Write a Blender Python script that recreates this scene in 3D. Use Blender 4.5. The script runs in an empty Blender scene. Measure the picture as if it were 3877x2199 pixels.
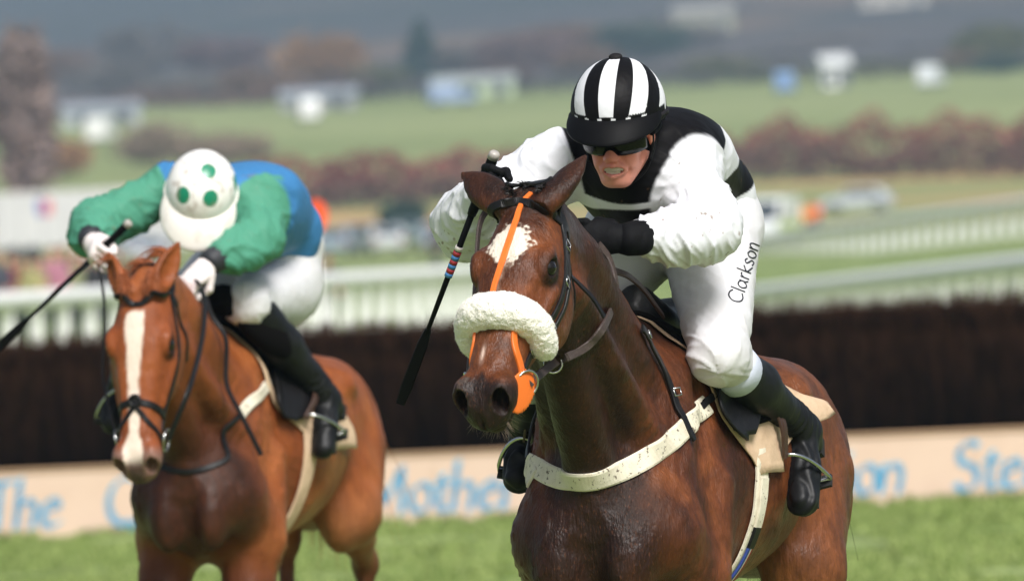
import bpy, bmesh, math, random
import numpy as np
from mathutils import Vector, Matrix
from mathutils.bvhtree import BVHTree

random.seed(7)
SC = bpy.context.scene
COL = SC.collection
rad = math.radians

# ------------------------------------------------------------------ camera
CAM_Z = 1.77
FPX = 41000.0 / 3877.0            # focal length in frame widths
ROLL = rad(2.7)
PITCH = math.atan(92.5 / 41000.0)
cd = bpy.data.cameras.new('camera')
cd.sensor_width = 36.0
cd.lens = FPX * 36.0
cd.clip_start = 0.5
cd.clip_end = 20000.0
cd.dof.use_dof = True
cd.dof.focus_distance = 25.95
cd.dof.aperture_fstop = 7.8
cam = bpy.data.objects.new('camera', cd)
COL.objects.link(cam)
cam.matrix_world = (Matrix.Translation((0, 0, CAM_Z)) @ Matrix.Rotation(rad(90) - PITCH, 4, 'X')
                    @ Matrix.Rotation(-ROLL, 4, 'Z'))
SC.camera = cam

# ------------------------------------------------------------------ sky, sun, exposure
SUN_EL, SUN_AZ = 47.0, 160.0      # azimuth clockwise from +Y (view direction)
W = bpy.data.worlds.new('World')
SC.world = W
W.use_nodes = True
wn, wl = W.node_tree.nodes, W.node_tree.links
wn.clear()
sky = wn.new('ShaderNodeTexSky')
sky.sky_type = 'NISHITA'
sky.sun_disc = False
sky.sun_elevation = rad(SUN_EL)
sky.sun_rotation = rad(SUN_AZ)
sky.air_density = 1.0
sky.dust_density = 4.0
sky.ozone_density = 1.0
hs = wn.new('ShaderNodeHueSaturation')
hs.inputs['Saturation'].default_value = 0.45    # thin even overcast
bg = wn.new('ShaderNodeBackground')
bg.inputs['Strength'].default_value = 0.062
wo = wn.new('ShaderNodeOutputWorld')
wl.new(sky.outputs[0], hs.inputs['Color'])
wl.new(hs.outputs[0], bg.inputs['Color'])
wl.new(bg.outputs[0], wo.inputs['Surface'])
sd = bpy.data.lights.new('sun', 'SUN')
sd.energy = 2.9
sd.angle = rad(22)
sd.color = (1.0, 0.975, 0.945)
sun = bpy.data.objects.new('sun', sd)
COL.objects.link(sun)
_a = rad(SUN_AZ)
sun.rotation_euler = Vector((math.sin(_a) * math.cos(rad(SUN_EL)), math.cos(_a) * math.cos(rad(SUN_EL)),
                             math.sin(rad(SUN_EL)))).to_track_quat('Z', 'Y').to_euler()
SC.view_settings.view_transform = 'Standard'
SC.view_settings.look = 'None'
SC.view_settings.exposure = 0.72
SC.view_settings.gamma = 1.0
SC.render.engine = 'CYCLES'
SC.cycles.use_denoising = True
SC.cycles.max_bounces = 6
SC.cycles.volume_bounces = 1
SC.cycles.transparent_max_bounces = 6

# ------------------------------------------------------------------ helpers: objects and materials
def S(r, g, b):
    """8-bit sRGB to linear"""
    f = lambda c: (c / 255 / 12.92) if c <= 10 else ((c / 255 + 0.055) / 1.055) ** 2.4
    return (f(r), f(g), f(b))


MATS = {}


def mat(name, color=(.5, .5, .5), rough=.6, metal=0.0, spec=.5, noise=None, bump=None, vcol=None, sheen=0.0,
        coat=0.0, extra=None, keep_white=False):
    """Principled material. noise=(scale, amount, color2) mixes a second colour; bump=(scale, strength, distance[, stretch])"""
    if name in MATS:
        return MATS[name]
    m = bpy.data.materials.new(name)
    m.use_nodes = True
    nt = m.node_tree
    N, L = nt.nodes, nt.links
    p = N['Principled BSDF']
    p.inputs['Roughness'].default_value = rough
    p.inputs['Metallic'].default_value = metal
    p.inputs['Specular IOR Level'].default_value = spec
    if sheen:
        p.inputs['Sheen Weight'].default_value = sheen
        p.inputs['Sheen Roughness'].default_value = .4
    if coat:
        p.inputs['Coat Weight'].default_value = coat
        p.inputs['Coat Roughness'].default_value = .15
    tc = N.new('ShaderNodeTexCoord')
    base = None
    if vcol:
        a = N.new('ShaderNodeAttribute')
        a.attribute_name = vcol
        base = a.outputs['Color']
    else:
        rgb = N.new('ShaderNodeRGB')
        rgb.outputs[0].default_value = (*color, 1)
        base = rgb.outputs[0]
    for nz in (noise if isinstance(noise, list) else [noise] if noise else []):
        sc_, amt, c2 = nz[:3]
        t = N.new('ShaderNodeTexNoise')
        t.inputs['Scale'].default_value = sc_
        t.inputs['Detail'].default_value = 5
        t.inputs['Roughness'].default_value = .62
        src = tc.outputs['Object']
        if len(nz) > 4:
            mp = N.new('ShaderNodeMapping')
            mp.inputs['Scale'].default_value = nz[4]
            L.new(src, mp.inputs['Vector'])
            src = mp.outputs[0]
        L.new(src, t.inputs['Vector'])
        r = N.new('ShaderNodeValToRGB')
        lo, hi = nz[3] if len(nz) > 3 else (.35, .65)
        r.color_ramp.elements[0].position = lo
        r.color_ramp.elements[1].position = hi
        r.color_ramp.elements[1].color = (amt, amt, amt, 1)
        L.new(t.outputs['Fac'], r.inputs[0])
        mx = N.new('ShaderNodeMix')
        mx.data_type = 'RGBA'
        fac = r.outputs[0]
        if keep_white:
            bw = N.new('ShaderNodeRGBToBW')
            L.new(base, bw.inputs[0])
            mr = N.new('ShaderNodeMapRange')
            mr.inputs['From Min'].default_value = .18
            mr.inputs['From Max'].default_value = .40
            mr.inputs['To Min'].default_value = 1.0
            mr.inputs['To Max'].default_value = .08
            L.new(bw.outputs[0], mr.inputs['Value'])
            ml = N.new('ShaderNodeMath')
            ml.operation = 'MULTIPLY'
            L.new(fac, ml.inputs[0])
            L.new(mr.outputs[0], ml.inputs[1])
            fac = ml.outputs[0]
        L.new(fac, mx.inputs[0])
        L.new(base, mx.inputs[6])
        mx.inputs[7].default_value = (*c2, 1)
        base = mx.outputs[2]
    L.new(base, p.inputs['Base Color'])
    prev = None
    for b in (bump if isinstance(bump, list) else [bump] if bump else []):
        t = N.new('ShaderNodeTexNoise')
        if len(b) > 4:
            t.noise_type = b[4]
        t.inputs['Scale'].default_value = b[0]
        t.inputs['Detail'].default_value = 4
        src = tc.outputs['Object']
        if len(b) > 3:
            mp = N.new('ShaderNodeMapping')
            mp.inputs['Scale'].default_value = b[3]
            L.new(src, mp.inputs['Vector'])
            src = mp.outputs[0]
        L.new(src, t.inputs['Vector'])
        bp = N.new('ShaderNodeBump')
        bp.inputs['Strength'].default_value = b[1]
        bp.inputs['Distance'].default_value = b[2]
        L.new(t.outputs['Fac'], bp.inputs['Height'])
        if prev:
            L.new(prev, bp.inputs['Normal'])
        prev = bp.outputs[0]
    if prev:
        L.new(prev, p.inputs['Normal'])
    if extra:
        extra(m, N, L, p, tc)
    MATS[name] = m
    return m


def meta(o, label=None, cat=None, group=None, kind=None):
    if label:
        o['label'] = label
    if cat:
        o['category'] = cat
    if group:
        o['group'] = group
    if kind:
        o['kind'] = kind
    return o


def empty(name, loc=(0, 0, 0), rz=0.0, **kw):
    o = bpy.data.objects.new(name, None)
    o.empty_display_size = .1
    COL.objects.link(o)
    o.location = loc
    o.rotation_euler = (0, 0, rz)
    return meta(o, **kw)


def mesh_np(name, V, F, m=None, parent=None, smooth=True, col=None, **kw):
    """V (n,3) array; F (m,4) or (m,3) int array, or a list of index tuples"""
    me = bpy.data.meshes.new(name)
    V = np.asarray(V, dtype=np.float32).reshape(-1, 3)
    if isinstance(F, np.ndarray):
        k = F.shape[1]
        me.vertices.add(len(V))
        me.vertices.foreach_set('co', V.ravel())
        me.loops.add(F.size)
        me.loops.foreach_set('vertex_index', F.astype(np.int32).ravel())
        me.polygons.add(len(F))
        me.polygons.foreach_set('loop_start', np.arange(0, F.size, k, dtype=np.int32))
        me.polygons.foreach_set('loop_total', np.full(len(F), k, dtype=np.int32))
        me.update(calc_edges=True)
    else:
        me.from_pydata(V.tolist(), [], F)
        me.update()
    if smooth:
        me.polygons.foreach_set('use_smooth', np.ones(len(me.polygons), dtype=bool))
    if col is not None:
        at = me.color_attributes.new('Col', 'FLOAT_COLOR', 'POINT')
        c4 = np.ones((len(V), 4), dtype=np.float32)
        c4[:, :3] = col
        at.data.foreach_set('color', c4.ravel())
    for q in (m if isinstance(m, (list, tuple)) else [m] if m else []):
        me.materials.append(q)
    o = bpy.data.objects.new(name, me)
    COL.objects.link(o)
    if parent:
        o.parent = parent
    return meta(o, **kw)


class MB:
    """collects boxes, tubes and sheets into one mesh"""

    def __init__(s):
        s.v, s.f = [], []

    def add(s, V, F):
        n = len(s.v)
        s.v += [tuple(p) for p in V]
        s.f += [tuple(i + n for i in q) for q in F]
        return s

    def box(s, c, d, rz=0.0, rot=None, taper=1.0):
        M = rot or Matrix.Rotation(rz, 3, 'Z')
        V = []
        for z in (-1, 1):
            k = taper if z > 0 else 1.0
            for x, y in ((-1, -1), (1, -1), (1, 1), (-1, 1)):
                V.append(M @ Vector((x * d[0] / 2 * k, y * d[1] / 2 * k, z * d[2] / 2)) + Vector(c))
        return s.add(V, [(3, 2, 1, 0), (4, 5, 6, 7), (0, 1, 5, 4), (1, 2, 6, 5), (2, 3, 7, 6), (3, 0, 4, 7)])

    def tube(s, pts, r, n=8, cap=True):
        pts = [Vector(p) for p in pts]
        rs = r if isinstance(r, (list, tuple, np.ndarray)) else [r] * len(pts)
        V, F = [], []
        ref = None
        for i, p in enumerate(pts):
            t = (pts[min(i + 1, len(pts) - 1)] - pts[max(i - 1, 0)]).normalized()
            if ref is None:
                ref = t.orthogonal().normalized()
            ref = (ref - t * ref.dot(t)).normalized()
            b = t.cross(ref)
            for j in range(n):
                a = 2 * math.pi * j / n
                V.append(p + (ref * math.cos(a) + b * math.sin(a)) * rs[i])
        for i in range(len(pts) - 1):
            for j in range(n):
                k = (j + 1) % n
                F.append((i * n + j, i * n + k, (i + 1) * n + k, (i + 1) * n + j))
        if cap:
            F.append(tuple(range(n - 1, -1, -1)))
            F.append(tuple((len(pts) - 1) * n + j for j in range(n)))
        return s.add(V, F)

    def build(s, name, m=None, parent=None, smooth=False, **kw):
        return mesh_np(name, np.array([tuple(p) for p in s.v]), s.f, m, parent, smooth, **kw)


def spline(pts, n=8):
    """Catmull-Rom through pts, n samples per span"""
    P = np.array(pts, float)
    P = np.vstack([2 * P[0] - P[1], P, 2 * P[-1] - P[-2]])
    out = []
    for i in range(1, len(P) - 2):
        a, b, c, d = P[i - 1], P[i], P[i + 1], P[i + 2]
        for t in np.linspace(0, 1, n, endpoint=False):
            out.append(.5 * (2 * b + (c - a) * t + (2 * a - 5 * b + 4 * c - d) * t * t + (3 * b - a - 3 * c + d) * t ** 3))
    out.append(P[-2])
    return np.array(out)


# ------------------------------------------------------------------ vectorised gradient noise
_rng = np.random.RandomState(3)
_perm = _rng.permutation(256)
_perm = np.concatenate([_perm, _perm, _perm])
_g = _rng.normal(size=(256, 3))
_g /= np.linalg.norm(_g, axis=1)[:, None]


def pnoise(P):
    P = np.asarray(P, float)
    i = np.floor(P).astype(int)
    f = P - i
    i &= 255
    u = f * f * f * (f * (f * 6 - 15) + 10)
    r = 0
    for dx in (0, 1):
        for dy in (0, 1):
            for dz in (0, 1):
                h = _perm[_perm[_perm[i[:, 0] + dx] + i[:, 1] + dy] + i[:, 2] + dz]
                d = ((f - (dx, dy, dz)) * _g[h]).sum(1)
                w = (u[:, 0] if dx else 1 - u[:, 0]) * (u[:, 1] if dy else 1 - u[:, 1]) * (u[:, 2] if dz else 1 - u[:, 2])
                r = r + w * d
    return r * 1.5


def fbm(P, oct=4, gain=.5):
    P = np.asarray(P, float)
    a, r = 1.0, 0
    for k in range(oct):
        r = r + a * pnoise(P + 17.3 * k)
        P = P * 2.03
        a *= gain
    return r


def sstep(x, a, b):
    t = np.clip((x - a) / (b - a), 0, 1)
    return t * t * (3 - 2 * t)


# ------------------------------------------------------------------ implicit modelling (distance field + surface nets)
def axis_coords(*spans):
    """spans: (start, end, step) joined end to end"""
    out = [np.array([spans[0][0]])]
    for a, b, h in spans:
        n = max(1, int(round((b - a) / h)))
        out.append(np.linspace(a, b, n + 1)[1:])
    return np.concatenate(out).astype(np.float32)


class Field:
    def __init__(s, xs, ys, zs):
        s.a = (xs, ys, zs)
        s.v = np.full((len(xs), len(ys), len(zs)), .5, dtype=np.float32)

    def _win(s, lo, hi, m):
        sl = []
        for a, l, h in zip(s.a, lo, hi):
            i, j = np.searchsorted(a, l - m), np.searchsorted(a, h + m)
            sl.append(slice(max(i - 1, 0), min(j + 1, len(a))))
        return tuple(sl)

    def _eval(s, prim, m):
        lo, hi, fn = prim
        w = s._win(lo, hi, m)
        X, Y, Z = (a[q] for a, q in zip(s.a, w))
        if min(len(X), len(Y), len(Z)) == 0:
            return w, None
        return w, fn(X[:, None, None], Y[None, :, None], Z[None, None, :])

    def add(s, prim, k=.02):
        w, d = s._eval(prim, k + .03)
        if d is None:
            return s
        a = s.v[w]
        h = np.maximum(k - np.abs(a - d), 0) / max(k, 1e-6)
        s.v[w] = np.minimum(a, d) - h * h * k * .25
        return s

    def sub(s, prim, k=.01):
        w, d = s._eval(prim, k + .02)
        if d is None:
            return s
        a, d = s.v[w], -d
        h = np.maximum(k - np.abs(a - d), 0) / max(k, 1e-6)
        s.v[w] = np.maximum(a, d) + h * h * k * .25
        return s

    def mesh(s):
        v = s.v
        neg = v < 0
        nx, ny, nz = v.shape
        c = np.zeros((nx - 1, ny - 1, nz - 1), dtype=np.int8)
        for dx in (0, 1):
            for dy in (0, 1):
                for dz in (0, 1):
                    c += neg[dx:nx - 1 + dx, dy:ny - 1 + dy, dz:nz - 1 + dz]
        act = (c > 0) & (c < 8)
        I, J, K = np.nonzero(act)
        idx = np.full(act.shape, -1, dtype=np.int32)
        idx[I, J, K] = np.arange(len(I))
        acc = np.zeros((len(I), 3), dtype=np.float64)
        cnt = np.zeros(len(I))
        A = s.a
        for ax in range(3):
            o = [q for q in range(3) if q != ax]
            for p in (0, 1):
                for q in (0, 1):
                    b0 = [I, J, K]
                    b0[o[0]] = b0[o[0]] + p
                    b0[o[1]] = b0[o[1]] + q
                    b1 = list(b0)
                    b1[ax] = b1[ax] + 1
                    va, vb = v[tuple(b0)], v[tuple(b1)]
                    cr = (va < 0) != (vb < 0)
                    t = np.where(cr, va / np.where(cr, va - vb, 1), 0)
                    for e in range(3):
                        x = A[e][b0[e]]
                        if e == ax:
                            x = x + t * (A[e][b1[e]] - x)
                        acc[:, e] += np.where(cr, x, 0)
                    cnt += cr
        V = acc / cnt[:, None]
        Fs = []
        for ax in range(3):
            o = [(ax + 1) % 3, (ax + 2) % 3]
            sl0, sl1 = [slice(None)] * 3, [slice(None)] * 3
            sl0[ax], sl1[ax] = slice(0, -1), slice(1, None)
            cr = neg[tuple(sl0)] != neg[tuple(sl1)]
            for q in o:
                e = [slice(None)] * 3
                e[q] = slice(0, 1)
                cr[tuple(e)] = False
                e[q] = slice(-1, None)
                cr[tuple(e)] = False
            G = np.array(np.nonzero(cr))
            if G.shape[1] == 0:
                continue
            first = neg[tuple(G)]
            quad = []
            for (p, q) in ((-1, -1), (0, -1), (0, 0), (-1, 0)):
                g = G.copy()
                g[o[0]] += p
                g[o[1]] += q
                quad.append(idx[tuple(g)])
            Q = np.stack(quad, 1)
            Q[~first] = Q[~first][:, ::-1]
            Fs.append(Q)
        F = np.concatenate(Fs)
        F = F[(F >= 0).all(1)]
        return V, F


def vv(*p):
    return np.array(p, float)


def unit(v):
    v = np.asarray(v, float)
    return v / np.linalg.norm(v)


def ell(c, r, R=None):
    """ellipsoid: centre, radii, optional 3x3 rows = local axes"""
    c, r = np.asarray(c, float), np.asarray(r, float)
    R = np.eye(3) if R is None else np.asarray(R, float)
    ext = np.sqrt(((R * r[:, None]) ** 2).sum(0))

    def fn(X, Y, Z):
        x, y, z = X - c[0], Y - c[1], Z - c[2]
        k0 = k1 = 0
        for i in range(3):
            q = x * R[i, 0] + y * R[i, 1] + z * R[i, 2]
            k0 = k0 + (q / r[i]) ** 2
            k1 = k1 + (q / r[i] ** 2) ** 2
        k0, k1 = np.sqrt(k0), np.sqrt(k1)
        return (k0 * (k0 - 1) / np.maximum(k1, 1e-6)).astype(np.float32)
    return c - ext, c + ext, fn


def cap(a, b, ra, rb, sx=1.0, side=(0, 1, 0)):
    """tapered capsule; sx scales its half-width along `side`"""
    a, b = np.asarray(a, float), np.asarray(b, float)
    d = b - a
    L2 = max((d * d).sum(), 1e-9)
    sd = np.asarray(side, float)
    sd = sd - d * (sd @ d) / L2
    sd = unit(sd) if np.linalg.norm(sd) > 1e-6 else vv(0, 0, 0)
    m = max(ra, rb) * max(1, sx)

    def fn(X, Y, Z):
        x, y, z = X - a[0], Y - a[1], Z - a[2]
        t = np.clip((x * d[0] + y * d[1] + z * d[2]) / L2, 0, 1)
        x, y, z = x - t * d[0], y - t * d[1], z - t * d[2]
        q2 = x * x + y * y + z * z
        if sx != 1.0:
            s_ = x * sd[0] + y * sd[1] + z * sd[2]
            qq = np.sqrt(np.maximum(q2 - s_ * s_ + (s_ / sx) ** 2, 1e-10))
            rr = np.sqrt(np.maximum(q2, 1e-10))
            R_ = (ra + t * (rb - ra)) * rr / qq
            return (rr - R_).astype(np.float32)
        return (np.sqrt(q2) - (ra + t * (rb - ra))).astype(np.float32)
    return np.minimum(a, b) - m, np.maximum(a, b) + m, fn


def loft(o, axis, side, st):
    """superellipse sections along a straight axis. st rows: t, centre offset along up, half-width, top, bottom, n top, n bottom"""
    o, ax, sd = np.asarray(o, float), unit(axis), unit(side)
    up = np.cross(ax, sd)
    st = np.array(st, float)
    tt = np.linspace(st[0, 0], st[-1, 0], 240)
    tab = []
    for k in range(1, 7):
        # smooth monotone-ish interpolation
        y = np.interp(tt, st[:, 0], st[:, k])
        sl = np.gradient(st[:, k], st[:, 0])
        j = np.clip(np.searchsorted(st[:, 0], tt) - 1, 0, len(st) - 2)
        h = st[j + 1, 0] - st[j, 0]
        x = (tt - st[j, 0]) / h
        hy = ((1 + 2 * x) * (1 - x) ** 2 * st[j, k] + x * (1 - x) ** 2 * h * sl[j]
              + x * x * (3 - 2 * x) * st[j + 1, k] + x * x * (x - 1) * h * sl[j + 1])
        tab.append(.75 * hy + .25 * y)
    t0, t1 = st[0, 0], st[-1, 0]
    m = max(st[:, 2].max(), (st[:, 3] + np.abs(st[:, 1])).max(), (st[:, 4] + np.abs(st[:, 1])).max())
    ends = np.array([o + ax * t0, o + ax * t1])
    perp = np.sqrt(np.maximum(1 - ax * ax, 0)) * m

    def fn(X, Y, Z):
        x, y, z = X - o[0], Y - o[1], Z - o[2]
        t = x * ax[0] + y * ax[1] + z * ax[2]
        ov = np.maximum(np.maximum(t0 - t, t - t1), 0)
        tc = np.clip(t, t0, t1)
        g = [np.interp(tc, tt, q) for q in tab]
        s_ = x * sd[0] + y * sd[1] + z * sd[2]
        w_ = x * up[0] + y * up[1] + z * up[2] - g[0]
        A = np.maximum(g[1], .003)
        top = w_ > 0
        B = np.maximum(np.where(top, g[2], g[3]), .003)
        n = np.where(top, g[4], g[5])
        q = (np.abs(s_ / A) ** n + np.abs(w_ / B) ** n) ** (1 / n)
        rr = np.sqrt(s_ * s_ + w_ * w_)
        d = np.where(rr > 1e-4, rr - rr / np.maximum(q, 1e-5), -np.minimum(A, B))
        d = np.where(ov > 0, np.sqrt(np.maximum(d, 0) ** 2 + ov * ov) + np.minimum(d, 0) * .0, d)
        return d.astype(np.float32)
    return ends.min(0) - perp, ends.max(0) + perp, fn


def displaced(V, F, amp):
    """move vertices along their normals by amp (array)"""
    N = normals(V, F)
    return V + N * np.asarray(amp)[:, None]


def normals(V, F):
    n = np.zeros_like(V)
    d = np.cross(V[F[:, 2]] - V[F[:, 0]], V[F[:, 3]] - V[F[:, 1]])
    for k in range(4):
        np.add.at(n, F[:, k], d)
    return n / np.maximum(np.linalg.norm(n, axis=1), 1e-12)[:, None]


class Surf:
    """a finished mesh one can snap straps to; all in the team's local frame"""

    def __init__(s, V, F):
        s.t = BVHTree.FromPolygons([tuple(p) for p in V.tolist()], F.tolist())

    def near(s, p):
        q = s.t.find_nearest(Vector(p))
        return np.array(q[0]), np.array(q[1])

    def ray(s, o, d):
        q = s.t.ray_cast(Vector(o), Vector(d))
        return (np.array(q[0]), np.array(q[1])) if q[0] is not None else None


def ribbon(P, N, width, thick, name, m, parent, lift=0.0, closed=False, n_round=1, widths=None, lip=True):
    """flat strap: P points, N surface normals; width across, thick along the normal"""
    P, N = np.asarray(P, float), np.asarray(N, float)
    n = len(P)
    V, F = [], []
    for i in range(n):
        a, b = (P[(i - 1) % n], P[(i + 1) % n]) if closed else (P[max(i - 1, 0)], P[min(i + 1, n - 1)])
        t = unit(b - a + 1e-9)
        nn = N[i] - t * (N[i] @ t)
        nn = unit(nn + 1e-9)
        sd = np.cross(t, nn)
        w = (widths[i] if widths is not None else width) / 2
        for (q, h) in ((-1, -.002), (-1, thick * .55), (-.8, thick), (.8, thick), (1, thick * .55), (1, -.002)):
            V.append(P[i] + sd * w * q + nn * (h + lift))
    k = 6
    rng = n if closed else n - 1
    for i in range(rng):
        j = (i + 1) % n
        for q in range(k):
            r = (q + 1) % k
            F.append((i * k + q, j * k + q, j * k + r, i * k + r))
    if not closed:
        F.append(tuple(range(k)))
        F.append(tuple((n - 1) * k + q for q in range(k - 1, -1, -1)))
    return mesh_np(name, V, F, m, parent, smooth=False)


class Team:
    """local frame of a horse and rider: x forward, y to the horse's left, z up"""

    def __init__(s, ox, oy, yaw, oz=0.0):
        a = rad(yaw)
        s.o = np.array([ox, oy, oz])
        s.f = np.array([-math.sin(a), -math.cos(a), 0])
        s.l = np.array([math.cos(a), -math.sin(a), 0])
        s.rz = math.atan2(s.f[1], s.f[0])

    def pix(s, px, py):
        """camera ray (origin, direction) in local coordinates through a point of the photograph (2567 wide)"""
        k = 1.5103 / 41000.0
        sx, sy = px - 1283.5, 728.0 - py
        c, q = math.cos(ROLL), math.sin(ROLL)
        x, y = (sx * c + sy * q) * k, (-sx * q + sy * c) * k - 92.5 / 41000.0
        d = np.array([x, 1.0, y])
        o = np.array([0, 0, CAM_Z]) - s.o
        tl = lambda v: np.array([v @ s.f, v @ s.l, v[2]])
        return tl(o), unit(tl(d))

    def at(s, px, py, f=None, l=None):
        o, d = s.pix(px, py)
        t = (f - o[0]) / d[0] if f is not None else (l - o[1]) / d[1]
        return o + d * t

    def hit(s, surf, px, py):
        o, d = s.pix(px, py)
        return surf.ray(o, d)

    def empty(s, name, **kw):
        return empty(name, tuple(s.o), s.rz, **kw)


def snapped(surf, pts, n=8, off=0.0):
    """spline through pts then snapped to the surface -> points, normals"""
    C = spline(pts, n)
    P, N = [], []
    for c in C:
        p, q = surf.near(c)
        P.append(p + q * off)
        N.append(q)
    P, N = np.array(P), np.array(N)
    for _ in range(3):
        N[1:-1] = (N[:-2] + N[1:-1] * 2 + N[2:]) / 4
        P[1:-1] = (P[:-2] + P[1:-1] * 2 + P[2:]) / 4
    return P, N / np.linalg.norm(N, axis=1)[:, None]

# ------------------------------------------------------------------ setting
FV = 41000.0 / 1.5103      # focal length in photo pixels (2567 wide)


def level(px, py):
    """photo point -> sideways and upward tangents"""
    sx, sy = px - 1283.5, 728.0 - py
    c, q = math.cos(ROLL), math.sin(ROLL)
    return (sx * c + sy * q) / FV, (-sx * q + sy * c) / FV - 92.5 / 41000.0


def X_at(px, D, py=500):
    return level(px, py)[0] * D


def Z_at(px, py, D):
    return CAM_Z + level(px, py)[1] * D


_PD = [-200, 0, 85, 140, 200, 300, 400, 500, 600, 680, 800, 1000, 1200, 1400, 2000, 3000, 4200, 6500]
_PZ = [0, 0, 0, .20, .40, .75, 1.5, 1.9, 3.2, 4.8, 9.0, 14.5, 20.0, 25.5, 46, 96, 175, 340]


def ground_z(x, y):
    x, y = np.asarray(x, float), np.asarray(y, float)
    z = np.interp(y, _PD, _PZ)
    far = sstep(y, 600, 1500)
    z = z + far * (np.sin(x / 160 + 1.0) * 4 + np.sin(x / 61 + y / 330) * 1.5) * sstep(y, 600, 2500) * 1.2
    z = z + sstep(y, 120, 200) * (1 - sstep(y, 250, 420)) * (np.clip(x - 2, 0, 6) * .03 + np.clip(-x - 3, 0, 8) * .05)
    return z


def gz(x, y):
    return float(ground_z(np.array([x]), np.array([y]))[0])


def turf_extra(m, N, L, p, tc):
    """mown turf: streaks, worn patches, field colours further off, woods on the hill"""
    def noise(scale, stretch, lo, hi, det=5):
        mp = N.new('ShaderNodeMapping')
        mp.inputs['Scale'].default_value = stretch
        L.new(tc.outputs['Object'], mp.inputs['Vector'])
        t = N.new('ShaderNodeTexNoise')
        t.inputs['Scale'].default_value = scale
        t.inputs['Detail'].default_value = det
        L.new(mp.outputs[0], t.inputs['Vector'])
        r = N.new('ShaderNodeMapRange')
        r.inputs['From Min'].default_value = lo
        r.inputs['From Max'].default_value = hi
        L.new(t.outputs['Fac'], r.inputs['Value'])
        return r.outputs[0]

    def mix(f, a, b):
        mx = N.new('ShaderNodeMix')
        mx.data_type = 'RGBA'
        if isinstance(f, float):
            mx.inputs[0].default_value = f
        else:
            L.new(f, mx.inputs[0])
        for s_, v in ((6, a), (7, b)):
            if isinstance(v, tuple):
                mx.inputs[s_].default_value = (*v, 1)
            else:
                L.new(v, mx.inputs[s_])
        return mx.outputs[2]

    def math_(op, a, b):
        q = N.new('ShaderNodeMath')
        q.operation = op
        q.use_clamp = True
        for i, v in enumerate((a, b)):
            if isinstance(v, float):
                q.inputs[i].default_value = v
            else:
                L.new(v, q.inputs[i])
        return q.outputs[0]
    near = mix(noise(.9, (1, .35, 1), .38, .62), S(112, 132, 70), S(148, 162, 106))
    near = mix(math_('MULTIPLY', noise(2.2, (1, .25, 1), .48, .64), .8), near, S(92, 104, 56))
    sx = N.new('ShaderNodeSeparateXYZ')
    L.new(tc.outputs['Object'], sx.inputs[0])

    def ramp(a, b):
        r = N.new('ShaderNodeMapRange')
        r.inputs['From Min'].default_value = a
        r.inputs['From Max'].default_value = b
        L.new(sx.outputs['Y'], r.inputs['Value'])
        return r.outputs[0]
    field = mix(noise(.012, (1, .5, 1), .4, .6), S(124, 134, 84), S(140, 148, 98))
    near = mix(ramp(350.0, 640.0), near, field)
    earth = math_('MULTIPLY', noise(.03, (.6, 1, 1), .50, .62), math_('MULTIPLY', ramp(560.0, 640.0), ramp(790.0, 730.0)))
    near = mix(earth, near, S(190, 150, 104))
    wood = math_('MULTIPLY', noise(.0042, (1, .7, 1), .42, .50), ramp(1500.0, 1900.0))
    near = mix(ramp(1230.0, 1300.0), near, S(80, 76, 76))
    near = mix(wood, near, S(66, 68, 62))
    bare = math_('MULTIPLY', noise(.009, (1, .8, 1), .52, .6), ramp(1300.0, 1700.0))
    near = mix(math_('MULTIPLY', bare, .6), near, S(128, 104, 84))
    L.new(near, p.inputs['Base Color'])


M_TURF = mat('turf', S(120, 140, 70), .9, spec=.15, bump=[(14, .5, .03), (60, .5, .02)], extra=turf_extra)
ds = np.concatenate([np.linspace(-150, 40, 12), np.linspace(46, 130, 29), np.geomspace(135, 6500, 90)])
us = np.linspace(-1, 1, 91)
V = []
for d_ in ds:
    hw = 80 + max(d_, 0) * .7
    x_ = np.sign(us) * np.abs(us) ** 1.6 * hw
    V.append(np.stack([x_, np.full_like(x_, d_), ground_z(x_, np.full_like(x_, d_))], 1))
V = np.concatenate(V)
n_ = len(us)
Q = np.array([(j * n_ + i, j * n_ + i + 1, (j + 1) * n_ + i + 1, (j + 1) * n_ + i) for j in range(len(ds) - 1) for i in range(n_ - 1)])
mesh_np('ground', V, Q, M_TURF, kind='structure')

# grass tufts on the part of the course that shows
rg = np.random.RandomState(4)


def blades(n, xy, hmin, hmax, name, m, label):
    x, y = xy
    h = rg.uniform(hmin, hmax, n)
    a = rg.uniform(0, math.pi, n)
    w = rg.uniform(.006, .014, n)
    z = ground_z(x, y)
    lean = rg.normal(size=(n, 2)) * .4 * h[:, None]
    A = np.stack([x - np.cos(a) * w, y - np.sin(a) * w, z - .005], 1)
    B = np.stack([x + np.cos(a) * w, y + np.sin(a) * w, z - .005], 1)
    Cc = np.stack([x + lean[:, 0], y + lean[:, 1], z + h], 1)
    V = np.stack([A, B, Cc], 1).reshape(-1, 3)
    c = np.where((rg.rand(n) < .5)[:, None], S(106, 126, 64), S(148, 162, 98)) * rg.uniform(.7, 1.25, (n, 1))
    mesh_np(name, V, np.arange(3 * n).reshape(-1, 3), m, None, False, col=np.repeat(c, 3, 0), label=label, cat='grass', kind='stuff')


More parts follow.
